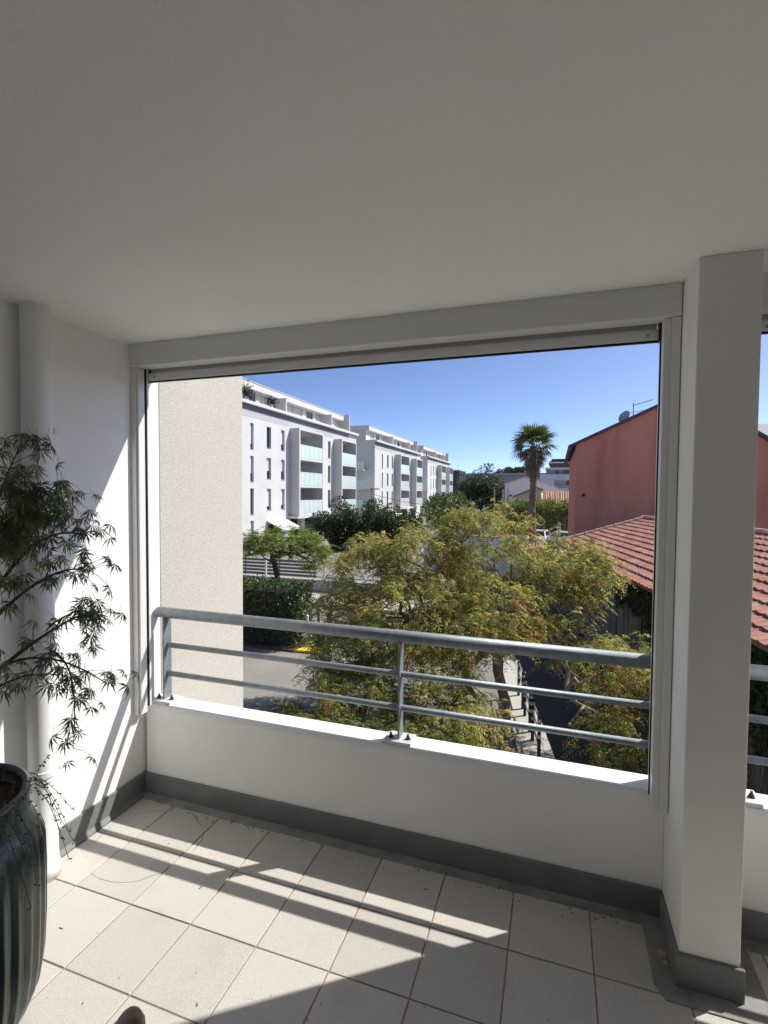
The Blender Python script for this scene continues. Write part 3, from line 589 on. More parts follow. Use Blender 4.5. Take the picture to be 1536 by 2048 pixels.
    # windows
    for h in wins:
        a, c, e, g = h; f = MB(); xx = X0-0.22
        f.box(xx-0.02, xx+0.025, a+0.002, a+0.06, e+0.002, g-0.002).box(xx-0.02, xx+0.025, c-0.06, c-0.002, e+0.002, g-0.002).box(xx-0.02, xx+0.025, a+0.06, c-0.06, g-0.06, g-0.002).box(xx-0.02, xx+0.025, a+0.06, c-0.06, e+0.002, e+0.07)
        fo = f.build('window', 'frame_taupe', t); MB().box(xx-0.01, xx, a+0.061, c-0.061, e+0.071, g-0.061).build('pane', 'glass_dark', fo)
        MB().box(xx+0.026, X0+0.03, a-0.02, c+0.02, e-0.035, e+0.001).build('sill', 'strip_grey', fo)
        if near and random.random() < 0.8: MB().box(xx-0.002, xx+0.018, a+0.062, c-0.062, g-random.uniform(0.9, 1.9), g-0.062).build('blind', 'white_render', fo)
    # loggias: fin, slabs with glass fronts, doors at the back
    for bi, (a, c) in enumerate(bays):
        MB().box(X0-0.01, X0+1.10, a-0.28, a-0.02, -0.68, 8.42).build('side_fin', 'white_render_warm', t); MB().box(X0-0.01, X0+1.085, c+0.051, c+0.2, -0.66, 8.41).build('side_fin', 'white_render', t)
        MB().box(X0-0.01, X0+1.08, a-0.02, c+0.05, 8.24, 8.42).build('canopy_slab', 'white_render', t)
        for z in (5.30, 2.45, -0.50):
            s_ = MB().box(X0-0.02, X0+1.08, a-0.02, c+0.05, z-0.16, z+0.04).build('balcony', 'white_render', t); n = 5; w = (c+0.03-a)/n
            for q in range(n):
                MB().box(X0+1.04, X0+1.065, a+q*w+0.02, a+(q+1)*w-0.02, z+0.06, z+1.42).build('glass_panel', 'glass_green', s_)
            MB().box(X0+1.035, X0+1.07, a, c+0.03, z+1.425, z+1.465).build('handrail', 'white_aluminium', s_)
            MB().box(X0+0.02, X0+1.03, c+0.012, c+0.03, z+0.06, z+1.42).build('side_glass', 'glass_green', s_)
            d = MB(); xx = X0-1.30; w2 = (c-a)/3
            d.box(xx-0.02, xx+0.03, a+0.2, a+0.2+w2*1.6, z+0.05, z+2.3); do = d.build('loggia_door', 'door_interior', t); MB().box(xx+0.031, xx+0.04, a+0.3, a+0.1+w2*1.6, z+0.15, z+2.2).build('pane', 'glass_dark', do)
            if random.random() < 0.6: MB().box(xx+0.041, xx+0.06, a+0.25+w2*0.8*random.random(), a+0.2+w2*1.55, z+random.choice((0.1, 0.9, 1.3)), z+2.25).build('shutter', 'shutter_panel', do)
            if random.random() < 0.45: MB().box(xx+0.6, xx+1.1, c-1.5-random.random(), c-0.6, z+0.05, z+random.uniform(0.7, 1.5)).build('stored_furniture', random.choice(('modern_brown', 'frame_taupe', 'slat_grey')), s_)
    aw_ = [(X0+1.5, -1.72), (X0, -0.95)]
    MB().hexa([(X0, Y(6.2), -1.0), (X0+1.6, Y(6.2), -1.72), (X0+1.6, Y(9.9), -1.72), (X0, Y(9.9), -1.0), (X0, Y(6.2), -0.95), (X0+1.6, Y(6.2), -1.67), (X0+1.6, Y(9.9), -1.67), (X0, Y(9.9), -0.95)]).build('awning', 'awning', t)
    MB().box(X0+1.585, X0+1.61, Y(6.2), Y(9.9), -1.92, -1.70).build('awning_valance', 'awning', t)
    for h in shops: MB().box(X0-h[4]+0.01, X0-h[4]+0.04, h[0]+0.08, h[1]-0.08, h[2]+0.08, h[3]-0.08).build('shop_window', 'glass_dark', t)
    MB().box(X0-0.01, X0+1.2, Y(10.3), Y(19.4), -0.92, -0.70).build('porch_slab', 'white_render', t)
    if near < 1:   # balconies on the end wall facing the gap
        for z, x1 in ((5.30, -1.3), (2.45, 0.35), (-0.50, -1.3)):
            s_ = MB().box(X0-3.4, X0+x1, y0-1.25, y0+0.01, z-0.16, z+0.03).build('balcony', 'white_render', t)
            for q in range(4):
                w = (3.4+x1)/4; MB().box(X0-3.4+q*w+0.02, X0-3.4+(q+1)*w-0.02, y0-1.24, y0-1.215, z+0.05, z+1.2).build('glass_panel', 'glass_green', s_)
            MB().box(X0-3.4, X0+x1, y0-1.25, y0-1.205, z+1.205, z+1.245).build('handrail', 'white_aluminium', s_)
        ew_ = []
    return t
white_block(33.8, 1.0, 'long white apartment block with an awning, rising right beside the roughcast wall', 1)
white_block(70.5, 0.945, 'middle white apartment block in the row, with balconies on its end wall', 0)
white_block(104.0, 0.86, 'farthest white apartment block of the row, next to the dark block', -1)
for y, h, lab in ((36.9, 1.15, 'tall spiky plant in a pot on the top terrace of the white block'), (41.0, 0.95, 'bushy dark plant in a pot on the top terrace of the white block')):
    t = thing('terrace_plant', (X0-0.1, y, 9.9), lab, 'plant'); MB().lathe((X0-0.1, y, 9.9), [(0.16, 0), (0.22, 0.35), (0.2, 0.36)], 14).build('pot', 'paint_white', t)
    n = 260; P_ = np.array((X0-0.1, y, 10.25))+RNG.normal(0, 1, (n, 3))*np.array((0.2, 0.24, 0.3))*h+np.array((0, 0, 0.35*h)); V, Q, Cc = leaf_quads(P_, unit(RNG.normal(size=(n, 3))), unit(RNG.normal(size=(n, 3))), np.full(n, 0.28), np.full(n, 0.1), palette(n, [(0.03, 0.05, 0.025)], [1]))
    tag(link('foliage', np_mesh('foliage', V-np.array(WORLD[t]), Q, Cc), 'leaf', t, WORLD[t]), kind='stuff')

# ------------------------------------------------------------------ red gabled house
rh = thing('red_house', (7.6, 30, GZ), 'tall brick-red rendered house with a blank stained gable behind the tiled shed', 'house')
gp = [(3.08, GZ), (12.1, GZ), (12.1, 3.25), (7.7, 6.28), (3.08, 4.13)]
MB().prism([(x, 24.0, z) for x, z in gp], (0, 13, 0)).build('wall', 'red_render', rh)
r = MB(); r.prism([(2.78, 23.82, 3.99), (7.7, 23.82, 6.30), (7.7, 23.82, 6.44), (2.72, 23.82, 4.10)], (0, 13.4, 0)); rl = r.build('roof', 'roof_edge', rh)
r = MB(); r.prism([(7.701, 23.82, 6.30), (12.35, 23.82, 3.10), (12.4, 23.82, 3.22), (7.701, 23.82, 6.44)], (0, 13.4, 0)); r.build('roof', 'roof_edge', rh)
MB().tube([(2.86, 23.75, 4.02), (2.86, 37.0, 4.02)], 0.07, 8).build('gutter', 'roof_edge', rh)
MB().tube([(3.45, 23.98, 1.72), (3.45, 23.9, 1.70)], 0.07, 10).build('wall_vent', 'dark_metal', rh)
dish = thing('satellite_dish', (5.28, 24.5, 5.0), 'grey satellite dish on the roof slope of the red house', 'dish')
MB().tube([(5.28, 24.5, 5.1), (5.28, 24.5, 5.42)], 0.03, 8).build('mast', 'steel_grey', dish)
dn = Vector((-0.62, -0.55, 0.35)).normalized(); dm = MB(); rings = []
e1 = dn.orthogonal().normalized(); e2 = dn.cross(e1); dc = Vector((5.26, 24.42, 5.42)); i0 = 0
for k, rr in enumerate((0.0001, 0.12, 0.22, 0.30)):
    for q in range(20): a = 2*math.pi*q/20; dm.v.append(tuple(dc+e1*rr*math.cos(a)+e2*rr*math.sin(a)*1.05+dn*(rr*rr*0.9)))
for k in range(3):
    for q in range(20): dm.f.append((k*20+q, k*20+(q+1) % 20, (k+1)*20+(q+1) % 20, (k+1)*20+q))
dd = dm.build('reflector', 'concrete_pole', dish, smooth=True); md = dd.modifiers.new('thick', 'SOLIDIFY'); md.thickness = 0.02
MB().tube([tuple(dc-e2*0.28+dn*0.05), tuple(dc+dn*0.36)], 0.012, 6).build('feed_arm', 'steel_grey', dish)
an = thing('roof_antenna', (5.62, 24.6, 5.2), 'thin television antenna on a mast above the red house', 'antenna')
MB().tube([(5.62, 24.6, 5.2), (5.62, 24.6, 6.12)], 0.022, 8).build('mast', 'steel_grey', an)
MB().tube([(5.58, 24.6, 5.98), (6.42, 24.45, 6.20)], 0.014, 6).build('boom', 'steel_grey', an)
for k in range(8): x = 5.68+k*0.1; z = 6.005+(x-5.58)*0.26; MB().tube([(x, 24.40-0.0, z), (x, 24.75, z)], 0.007, 5).build('element', 'steel_grey', an)
MB().tube([(5.40, 24.6, 5.66), (6.25, 24.55, 5.76)], 0.013, 6).build('boom', 'steel_grey', an)
for k in range(5): MB().tube([(5.75+k*0.11, 24.45, 5.70), (5.75+k*0.11, 24.75, 5.72)], 0.007, 5).build('element', 'steel_grey', an)
gh = thing('far_house', (17, 46, GZ), 'house with a pale grey corrugated roof and chimney behind the red house', 'house')
MB().box(11, 24, 42, 50, GZ, 5.4).build('wall', 'white_render_warm', gh); r = MB(); r.prism([(10.6, 41.5, 5.35), (10.6, 46, 7.5), (10.6, 50.5, 5.35)], (14, 0, 0)); rf = r.build('roof', 'grey_roof', gh)
MB().box(15.9, 16.5, 44, 44.6, 6.4, 7.7).build('chimney', 'roof_edge', rf)

# ------------------------------------------------------------------ tiled shed
E0 = (5.41, 3.0); ULEN = 17.3; W = 3.45; ZE = -0.3; ZR = 0.75
shed = thing('tiled_shed', sp(E0, 8, W, GZ), 'old wooden shed with a low red clay tile roof below the red house', 'shed')
SL = math.hypot(W, ZR-ZE); slope = math.atan2(ZR-ZE, W)
def rp(u, s, h):   # point on the near roof slope: u along eave, s up the slope, h above it
    v = s*math.cos(slope)-h*math.sin(slope); z = ZE+s*math.sin(slope)+h*math.cos(slope); return sp(E0, u, v, z)
def rp2(u, s, h):
    v = 2*W-(s*math.cos(slope)-h*math.sin(slope)); z = ZE+s*math.sin(slope)+h*math.cos(slope); return sp(E0, u, v, z)
for f in (rp, rp2):
    b = MB().hexa([f(0, 0.02, -0.10), f(ULEN-0.02, 0.02, -0.10), f(ULEN-0.02, SL, -0.10), f(0, SL, -0.10), f(0, 0.02, -0.03), f(ULEN-0.02, 0.02, -0.03), f(ULEN-0.02, SL, -0.03), f(0, SL, -0.03)]); deck = b.build('roof_deck', 'terracotta_dark', shed)
TW = 0.225; TH = 0.30; prof = [(0.0, 0.030), (0.045, 0.040), (0.085, 0.022), (0.15, 0.012), (0.19, 0.016), (0.232, 0.026)]
def roof_tile_mesh(seed):
    rr = random.Random(seed); b = MB(); L = TH+0.06; j = [rr.uniform(-0.003, 0.003) for _ in prof]
    for s_, lift in ((0.0, 0.046), (L, 0.0)):
        for k, (x, h) in enumerate(prof): b.v.append((x, s_, h+lift+j[k]))
    for k, (x, h) in enumerate(prof): b.v.append((x, 0.004, h+0.016+j[k]))
    n = len(prof)
    for k in range(n-1): b.f.append((k, k+1, n+k+1, n+k)); b.f.append((2*n+k, 2*n+k+1, k+1, k))
    b.f.append((2*n, 0, n)); b.f.append((2*n+n-1, 2*n-1, n-1))
    return b
tvar = [roof_tile_mesh(s) for s in range(6)]; tme = [b.mesh('roof_tile') for b in tvar]
ux = Vector(rp(1, 0, 0))-Vector(rp(0, 0, 0)); us_ = Vector(rp(0, 1, 0))-Vector(rp(0, 0, 0)); uh = ux.cross(us_)
if uh.z < 0: uh = -uh
RT = Matrix((-ux, us_, uh)).transposed()
rest = MB(); singles = 0
ncol = int(ULEN/TW)
want = [(c, r_) for r_ in range(12) for c in range(ncol)]
want.sort(key=lambda q: (0 if (6.6 <= q[0]*TW <= 10.2 or 2.6 <= q[0]*TW <= 4.4) else 1, q[0]))
for idx, (c, r_) in enumerate(want):
    p = Vector(rp((c+1)*TW, r_*TH-0.05, 0.0)); rx, ry, rz = random.gauss(0, 0.012), random.gauss(0, 0.01), random.gauss(0, 0.014); k = random.randrange(6)
    rot = (RT @ Matrix.Rotation(rz, 3, 'Z') @ Matrix.Rotation(rx, 3, 'X'))
    if idx < 295:
        o = link('roof_tile', tme[k], 'terracotta', shed, p, rot.to_euler())
    else:
        i = len(rest.v); rest.v += [tuple(p+rot @ Vector(v)) for v in tvar[k].v]; rest.f += [tuple(i+v for v in f) for f in tvar[k].f]
for r_ in range(12):
    for c in range(ncol):
        p = Vector(rp2(c*TW, r_*TH-0.05, 0.0)); q = Vector(rp2(c*TW+TW, r_*TH-0.05, 0.03)); a = Vector(rp2(c*TW, r_*TH+TH, 0.03)); d = Vector(rp2(c*TW+TW, r_*TH+TH, 0.0)); rest.quad(p+Vector((0, 0, 0.06)), q+Vector((0, 0, 0.05)), d+Vector((0, 0, 0.02)), a)
tag(rest.build('roof_tiles_far', 'terracotta', shed), kind='stuff')
def half_round(p, q, r):
    p = Vector(p); q = Vector(q); t = (q-p).normalized(); s_ = t.cross(Vector((0, 0, 1))).normalized(); u_ = s_.cross(t); b = MB()
    for e, rr in ((p, r), (q, r*0.88)):
        for k in range(7): a = math.pi*k/6; b.v.append(tuple(e+s_*rr*math.cos(a)+u_*rr*math.sin(a)))
    for k in range(6): b.f.append((k, k+1, 8+k, 7+k))
    b.f.append((0, 6, 5, 4, 3, 2, 1)); return b
for k in range(44):
    a = Vector(sp(E0, k*0.4-0.02, W, ZR+0.05+random.uniform(-0.008, 0.008))); b_ = Vector(sp(E0, k*0.4+0.42, W, ZR+0.045)); half_round(a, b_, 0.11).build('ridge_tile', 'ridge_clay', shed)
for k in range(9):
    a = Vector(rp(ULEN-0.05, k*0.4, 0.06)); b_ = Vector(rp(ULEN-0.05, min(SL, k*0.4+0.44), 0.05)); half_round(a, b_, 0.09).build('verge_tile', 'ridge_clay', shed)
# plank wall under the eave
plank = MB().box(-0.092, 0.092, -0.012, 0.012, 0, 2.62).mesh('plank'); ang = math.atan2(SD.y, SD.x)
for k in range(int(16.8/0.19)):
    o = link('plank', plank, 'old_plank', shed, sp(E0, 0.3+k*0.19, 0.35+random.uniform(-0.010, 0.010), GZ-0.02+random.uniform(0, 0.03)), (random.gauss(0, 0.006), random.gauss(0, 0.006), ang))
b = MB().hexa([sp(E0, 0.2, 0.38, GZ), sp(E0, 17.1, 0.38, GZ), sp(E0, 17.1, 2*W-0.4, GZ), sp(E0, 0.2, 2*W-0.4, GZ), sp(E0, 0.2, 0.38, -0.47), sp(E0, 17.1, 0.38, -0.47), sp(E0, 17.1, 2*W-0.4, -0.47), sp(E0, 0.2, 2*W-0.4, -0.47)]); b.build('inner_wall', 'dark_bark', shed)
b = MB(); b.prism([sp(E0, 17.1, 0.4, -0.47), sp(E0, 17.1, W, 0.56), sp(E0, 17.1, 2*W-0.4, -0.47)], tuple(SD*0.05)); b.prism([sp(E0, 0.2, 0.4, -0.47), sp(E0, 0.2, W, 0.56), sp(E0, 0.2, 2*W-0.4, -0.47)], tuple(SD*0.05)); b.build('gable_board', 'old_plank', shed)
# ivy over the planks
def ivy(u0, u1, z0, n, lab, cols):
    t = thing('ivy', sp(E0, (u0+u1)/2, 0.3, GZ), lab, 'plant'); u = RNG.uniform(u0, u1, n); f = RNG.random(n)**0.8
    hang = 0.45+0.55*np.abs(np.sin(u*2.3+1.0))*np.abs(np.cos(u*0.9)); z = -0.42-(z0*hang)*f; base = np.array(sp(E0, 0, 0.24, 0)); P_ = base+u[:, None]*np.array(SD)+np.stack([np.zeros(n), np.zeros(n), z], 1)-np.array(SN)*RNG.uniform(0, 0.16, n)[:, None]
    D = unit(RNG.normal(size=(n, 3))*0.6+np.array((0, 0, -0.6))); Nn = unit(-np.array(SN)+RNG.normal(0, 0.5, (n, 3))); V, Q, Cc = leaf_quads(P_, D, Nn, RNG.uniform(0.05, 0.1, n), RNG.uniform(0.05, 0.08, n), palette(n, cols, [2, 1]))
    tag(link('foliage', np_mesh('foliage', V-np.array(WORLD[t]), Q, Cc), 'leaf', t, WORLD[t]), kind='stuff')
    st_ = MB()
    for k in range(7): uu = random.uniform(u0, u1); st_.tube([sp(E0, uu, 0.30, GZ), sp(E0, uu+random.gauss(0, 0.15), 0.29, -2.0), sp(E0, uu+random.gauss(0, 0.3), 0.28, -0.8)], 0.012, 5)
    st_.build('stem', 'bark', t)
ivy(6.0, 9.6, 1.1, 4200, 'dark green ivy hanging under the shed eave beside the seeding tree', [(0.06, 0.09, 0.025), (0.11, 0.13, 0.03)])
ivy(1.6, 5.2, 1.7, 4200, 'dense dark ivy over the shed planks seen past the pillar', [(0.05, 0.08, 0.022), (0.09, 0.115, 0.03)])
# ================================================================== FAR HOUSES AND THINGS
lh = thing('lilac_house', (-1.8, 84, GZ), 'pale lilac house with a plain gable behind the palm tree', 'house')
MB().prism([(x, 78, z) for x, z in ((-5.3, GZ), (3.6, GZ), (3.6, 2.2), (-1.9, 4.45), (-5.3, 3.3))], (0, 12, 0)).build('wall', 'lilac_render', lh)
MB().prism([(-5.5, 77.8, 3.22), (-1.9, 77.8, 4.47), (3.8, 77.8, 2.12), (3.8, 77.8, 2.24), (-1.9, 77.8, 4.6), (-5.5, 77.8, 3.34)], (0, 12.4, 0)).build('roof', 'white_render_warm', lh)
MB().tube([(-4.4, 77.95, 1.55), (-4.4, 77.75, 1.55)], 0.18, 10).build('wall_light', 'dark_metal', lh)
yh = thing('yellow_house', (0.5, 66, GZ), 'cream yellow house with a pale clay tile roof beside the palm trunk', 'house')
MB().prism([(x, 62, z) for x, z in ((-2.55, GZ), (0.52, GZ), (0.52, 2.35), (-0.05, 2.55), (-2.55, 1.5))], (0, 8, 0)).build('wall', 'yellow_render', yh)
MB().prism([(-2.85, 61.8, 1.36), (-0.05, 61.8, 2.56), (0.75, 61.8, 2.26), (0.75, 61.8, 2.36), (-0.05, 61.8, 2.70), (-2.85, 61.8, 1.48)], (0, 8.3, 0)).build('roof', 'terracotta_dark', yh)
MB().box(0.53, 7.5, 63.0, 69, GZ, 0.55).build('side_wing', 'yellow_render', yh)
MB().prism([(0.77, 62.4, 0.50), (0.77, 66, 2.1), (0.77, 69.6, 0.50)], (7.0, 0, 0)).build('roof', 'roof_pale', yh)
for k in range(34): x = 0.86+0.2*k; MB().tube([(x, 62.38, 0.53), (x, 66.0, 2.13)], 0.06, 6).build('tile_row', 'roof_pale' if k % 3 else 'terracotta', yh)
MB().prism([(3.0, 60.5, GZ), (6.6, 60.5, GZ), (6.6, 60.5, 0.45), (4.7, 60.5, 1.12), (3.0, 60.5, 0.45)], (0, 2.5, 0)).build('porch', 'yellow_render', yh)
MB().prism([(2.8, 60.3, 0.36), (4.7, 60.3, 1.12), (6.8, 60.3, 0.36), (6.8, 60.3, 0.48), (4.7, 60.3, 1.26), (2.8, 60.3, 0.48)], (0, 3.0, 0)).build('porch_roof', 'terracotta_dark', yh)
mb_ = thing('terraced_building', (5, 116, GZ), 'modern stepped white and grey building with dark strip windows behind the palm', 'building')
MB().box(-1.0, 14, 110, 124, GZ, 2.55).build('lower_storey', 'modern_grey', mb_)
w = MB(); holes_wall(w, lambda u, v, d: (u, 109.4+d, v), -1.0, 14, 2.55, 6.0, [(1.9, 6.6, 3.1, 4.75, 1.0), (7.4, 12.8, 3.1, 4.75, 1.0)], 1.0); w.quad((-1, 124, 2.55), (-1, 109.4, 2.55), (-1, 109.4, 6.0), (-1, 124, 6.0)); w.build('white_storey', 'white_render', mb_)
MB().box(1.95, 4.2, 110.2, 110.25, 3.15, 4.4).build('blind', 'shutter_panel', mb_); MB().box(4.3, 6.5, 110.2, 110.25, 3.15, 4.7).build('window', 'glass_dark', mb_); MB().box(2.0, 6.5, 109.5, 109.56, 3.05, 3.75).build('railing_panel', 'modern_grey', mb_)
MB().box(-1.05, 14, 109.3, 124, 2.35, 2.55).build('slab', 'white_render', mb_)
MB().box(0.2, 14, 110.6, 124, 6.0, 7.0).build('middle_storey', 'modern_grey', mb_)
for x0, x1 in ((2.1, 2.7), (3.6, 6.2), (7.5, 11)): MB().box(x0, x1, 110.55, 110.59, 6.25, 6.85).build('window', 'glass_dark', mb_)
MB().box(0.0, 14, 110.0, 124, 7.0, 7.45).build('terrace_edge', 'white_render', mb_)
MB().box(0.9, 14, 112.0, 124, 7.45, 9.0).build('top_storey', 'modern_brown', mb_); MB().box(0.6, 7.0, 111.4, 124, 8.45, 8.7).build('canopy', 'white_render', mb_); MB().box(1.2, 14, 111.8, 124, 9.0, 9.35).build('roof', 'dark_block', mb_)
for k in range(6):
    pass
dk = thing('dark_block', (-23, 135, GZ), 'narrow dark blue-black block past the last white apartment block', 'building'); MB().box(-24.6, -21.9, 130, 140, GZ, 7.8).build('wall', 'dark_block', dk); MB().box(-24.7, -21.8, 129.9, 140.1, 7.8, 8.05).build('roof', 'band_grey', dk); MB().tube([(-23.0, 134, 8.05), (-23.0, 134, 9.6)], 0.05, 6).build('mast', 'dark_metal', dk)
fb = thing('long_grey_building', (-18, 175, GZ), 'long low grey building on the skyline behind the tall far tree', 'building')
MB().box(-60, 12, 170, 185, GZ, 7.6).build('wall', 'far_wall', fb); MB().box(-60.3, 12.3, 169.6, 185.3, 8.2, 8.8).build('roof', 'concrete', fb); MB().box(-59.5, 11.5, 170.3, 185, 7.6, 8.2).build('window_band', 'modern_grey', fb)
hl = MB(); R_ = [(x, 330+30*math.sin(x*0.01), 4+6*math.exp(-((x+10)/160)**2)+1.2*math.sin(x*0.03)) for x in range(-700, 701, 20)]
for p, q in zip(R_, R_[1:]): hl.quad((p[0], 280, GZ-1), (q[0], 280, GZ-1), q, p); hl.quad(p, q, (q[0], 520, GZ-1), (p[0], 520, GZ-1))
tag(hl.build('hill', 'hill'), kind='structure')
# utility poles, lamp, cables
def pole(x, y, z1, r, lab, m='concrete_pole', arm=True):
    t = thing('utility_pole', (x, y, GZ), lab, 'pole'); MB().tube([(x, y, GZ), (x, y, z1)], [r, r*0.75], 10).build('shaft', m, t)
    if arm: MB().tube([(x-0.45, y, z1-0.25), (x+0.35, y, z1-0.2)], 0.03, 6).build('cross_arm', 'steel_grey', t)
pole(2.47, 42, -0.55, 0.17, 'short round concrete pole in front of the bamboo, right of the palm')
pole(-3.85, 60, 2.3, 0.13, 'grey concrete utility pole at the corner of the lilac house')
pole(-3.45, 62.5, 2.55, 0.12, 'slim grey pole right behind the pole by the lilac house', 'steel_grey', False)
pole(-4.95, 61, 2.3, 0.09, 'thin grey pole in front of the tall far tree', 'concrete_pole', False)
pole(-0.83, 20.5, 1.2, 0.06, 'thin grey metal pole rising through the top of the seeding tree', 'steel_grey', False)
lp = thing('street_lamp', (-13.3, 40, GZ), 'slim grey street lamp with a flat head in front of the white blocks', 'street lamp')
MB().tube([(-13.3, 40, GZ), (-13.3, 40, 2.12)], [0.075, 0.05], 10).build('post', 'steel_grey', lp); MB().box(-13.35, -12.6, 39.85, 40.15, 2.08, 2.16).build('lamp_head', 'dark_metal', lp, bevel=0.02); MB().box(-13.0, -12.7, 39.9, 40.1, 2.065, 2.079).build('lens', 'lamp_glass', lp)
def cable(a, b_, sag, lab):
    a = Vector(a); b_ = Vector(b_); pts = [a.lerp(b_, t)-Vector((0, 0, sag*4*t*(1-t))) for t in np.linspace(0, 1, 13)]; tag(MB().tube(pts, 0.022, 5).build('overhead_cable', 'cable'), lab, 'cable')
cable((-13.3, 40, 1.7), (-3.85, 60, 2.05), 1.3, 'thin overhead cable sagging from the street lamp towards the grey pole')
cable((2.3, 42, -0.75), (-3.85, 60, 0.2), 0.5, 'thin overhead cable sagging from the short concrete pole across the bamboo')
# tile-capped garden wall by the palm
gw = thing('garden_wall', (1.0, 36.5, GZ), 'white garden wall stub with a small tiled cap below the palm', 'wall')
MB().box(0.5, 1.55, 36.2, 36.8, GZ, -2.2).build('wall', 'white_render', gw); MB().prism([(0.4, 35.9, -2.2), (0.4, 37.1, -2.2), (0.4, 36.5, -1.85)], (1.25, 0, 0)).build('cap', 'terracotta_dark', gw)
for k in range(6): x = 0.5+0.21*k; MB().tube([(x, 35.86, -2.19), (x, 36.5, -1.82)], 0.06, 6).build('cap_tile', 'ridge_clay', gw)
MB().box(1.56, 2.2, 36.4, 36.7, GZ, -2.0).build('pier', 'roof_pale', gw)
# parked cars
def car(x, y, rz, lab):
    t = thing('parked_car', (x, y, GZ), lab, 'car', 'white cars parked near the bamboo'); Mx = Matrix.Translation((x, y, GZ)) @ Matrix.Rotation(rz, 4, 'Z')
    def put(b, name, m, par, bev=0, sm=False):
        b.v = [tuple(Mx @ Vector(v)) for v in b.v]; return b.build(name, m, par, bevel=bev, smooth=sm)
    side = [(-2.0, 0.35), (2.0, 0.35), (2.03, 0.62), (1.85, 0.80), (1.05, 0.92), (0.45, 1.42), (-1.15, 1.46), (-1.75, 1.02), (-2.02, 0.92)]
    b = MB(); b.prism([(px, -0.86, z) for px, z in side[:5]+[(-1.75, 0.98), (-2.02, 0.90)]], (0, 1.72, 0)); body = put(b, 'body', 'car_white', t, 0.07)
    b = MB(); n = 4; cab = [(1.05, 0.90), (0.45, 1.40), (-1.15, 1.44), (-1.80, 0.96)]
    b.v = [(px, -0.80 if z < 1 else -0.62, z) for px, z in cab]+[(px, 0.80 if z < 1 else 0.62, z) for px, z in cab]; b.f = [(3, 2, 1, 0), (4, 5, 6, 7), (1, 2, 6, 5), (0, 1, 5, 4), (2, 3, 7, 6)]; put(b, 'cabin', 'car_white', t, 0.05)
    b = MB().quad((1.02, -0.70, 0.955), (1.02, 0.70, 0.955), (0.50, 0.56, 1.375), (0.50, -0.56, 1.375)); b.v = [(p[0]+0.012, p[1], p[2]+0.012) for p in b.v]; put(b, 'windscreen', 'glass_dark', t)
    b = MB().quad((-1.74, 0.66, 1.02), (-1.74, -0.66, 1.02), (-1.22, -0.54, 1.40), (-1.22, 0.54, 1.40)); b.v = [(p[0]-0.012, p[1], p[2]+0.012) for p in b.v]; put(b, 'rear_window', 'glass_dark', t)
    for sg in (-1, 1):
        b = MB().quad((0.75, 0.775*sg, 0.97), (-1.45, 0.775*sg, 0.99), (-1.05, 0.645*sg, 1.36), (0.38, 0.645*sg, 1.34)); b.v = [(p[0], p[1]+0.012*sg, p[2]) for p in b.v]; put(b, 'side_window', 'glass_dark', t)
        put(MB().box(1.90, 2.03, 0.5*sg-0.16, 0.5*sg+0.16, 0.62, 0.76), 'headlight', 'lamp_glass', t, 0.02); put(MB().box(-2.04, -1.97, 0.66*sg-0.1, 0.66*sg+0.1, 0.68, 0.88), 'tail_light', 'red_glass', t, 0.02)
        for wx in (1.25, -1.25):
            wl = put(MB().tube([(wx, 0.70*sg, 0.31), (wx, 0.88*sg, 0.31)], 0.31, 20), 'wheel', 'tyre', t, 0.02); put(MB().tube([(wx, 0.875*sg, 0.31), (wx, 0.895*sg, 0.31)], 0.19, 14), 'rim', 'steel_grey', wl)
car(0.75, 48.0, math.radians(-100), 'white hatchback parked just behind the palm trunk')
car(3.4, 47.0, math.radians(-35), 'white hatchback parked against the bamboo by the red house')

# ================================================================== TREES
def skeleton(root, fork, targets, rad_tip=0.006, rad_max=0.13, pull=0.35):
    """grow limbs: every target joins the nearest node that is closer to the fork"""
    nodes = [np.array(root, float), (np.array(root, float)*0.5+np.array(fork, float)*0.5)+np.array((0.04, 0.03, 0)), np.array(fork, float)]; par = [-1, 0, 1]
    F = np.array(fork, float); T = np.array(targets); dist = np.linalg.norm(T-F, axis=1); T = T[np.argsort(dist)]
    for t in T:
        N_ = np.array(nodes[2:]); d = np.linalg.norm(N_-t, axis=1)+pull*np.linalg.norm(N_-F, axis=1)*0.35; k = int(np.argmin(d))+2
        a = nodes[k]; L = np.linalg.norm(t-a); n = max(1, int(L/0.35)); prev = k
        for s in range(1, n+1):
            f = s/n; p = a+(t-a)*f+RNG.normal(0, 0.03, 3)*(f < 1)*min(L, 1)+np.array((0, 0, 0.10*L*math.sin(math.pi*f)))
            nodes.append(p); par.append(prev); prev = len(nodes)-1
    n = len(nodes); cnt = np.zeros(n)
    child = np.zeros(n, bool); child[[p for p in par if p >= 0]] = True
    for i in range(n-1, -1, -1):
        if not child[i]: cnt[i] += 1
        if par[i] >= 0: cnt[par[i]] += cnt[i]
    r = rad_tip*np.sqrt(cnt)*1.15; r = np.minimum(r, rad_max)
    return np.array(nodes), par, r
def limb_mesh(nodes, par, r, sides=6):
    b = MB()
    for i in range(1, len(nodes)):
        p = par[i]; b.tube([nodes[p], nodes[i]], [min(r[p], r[i]*1.6), r[i]], sides if r[i] > 0.012 else 4, cap=False)
    return b
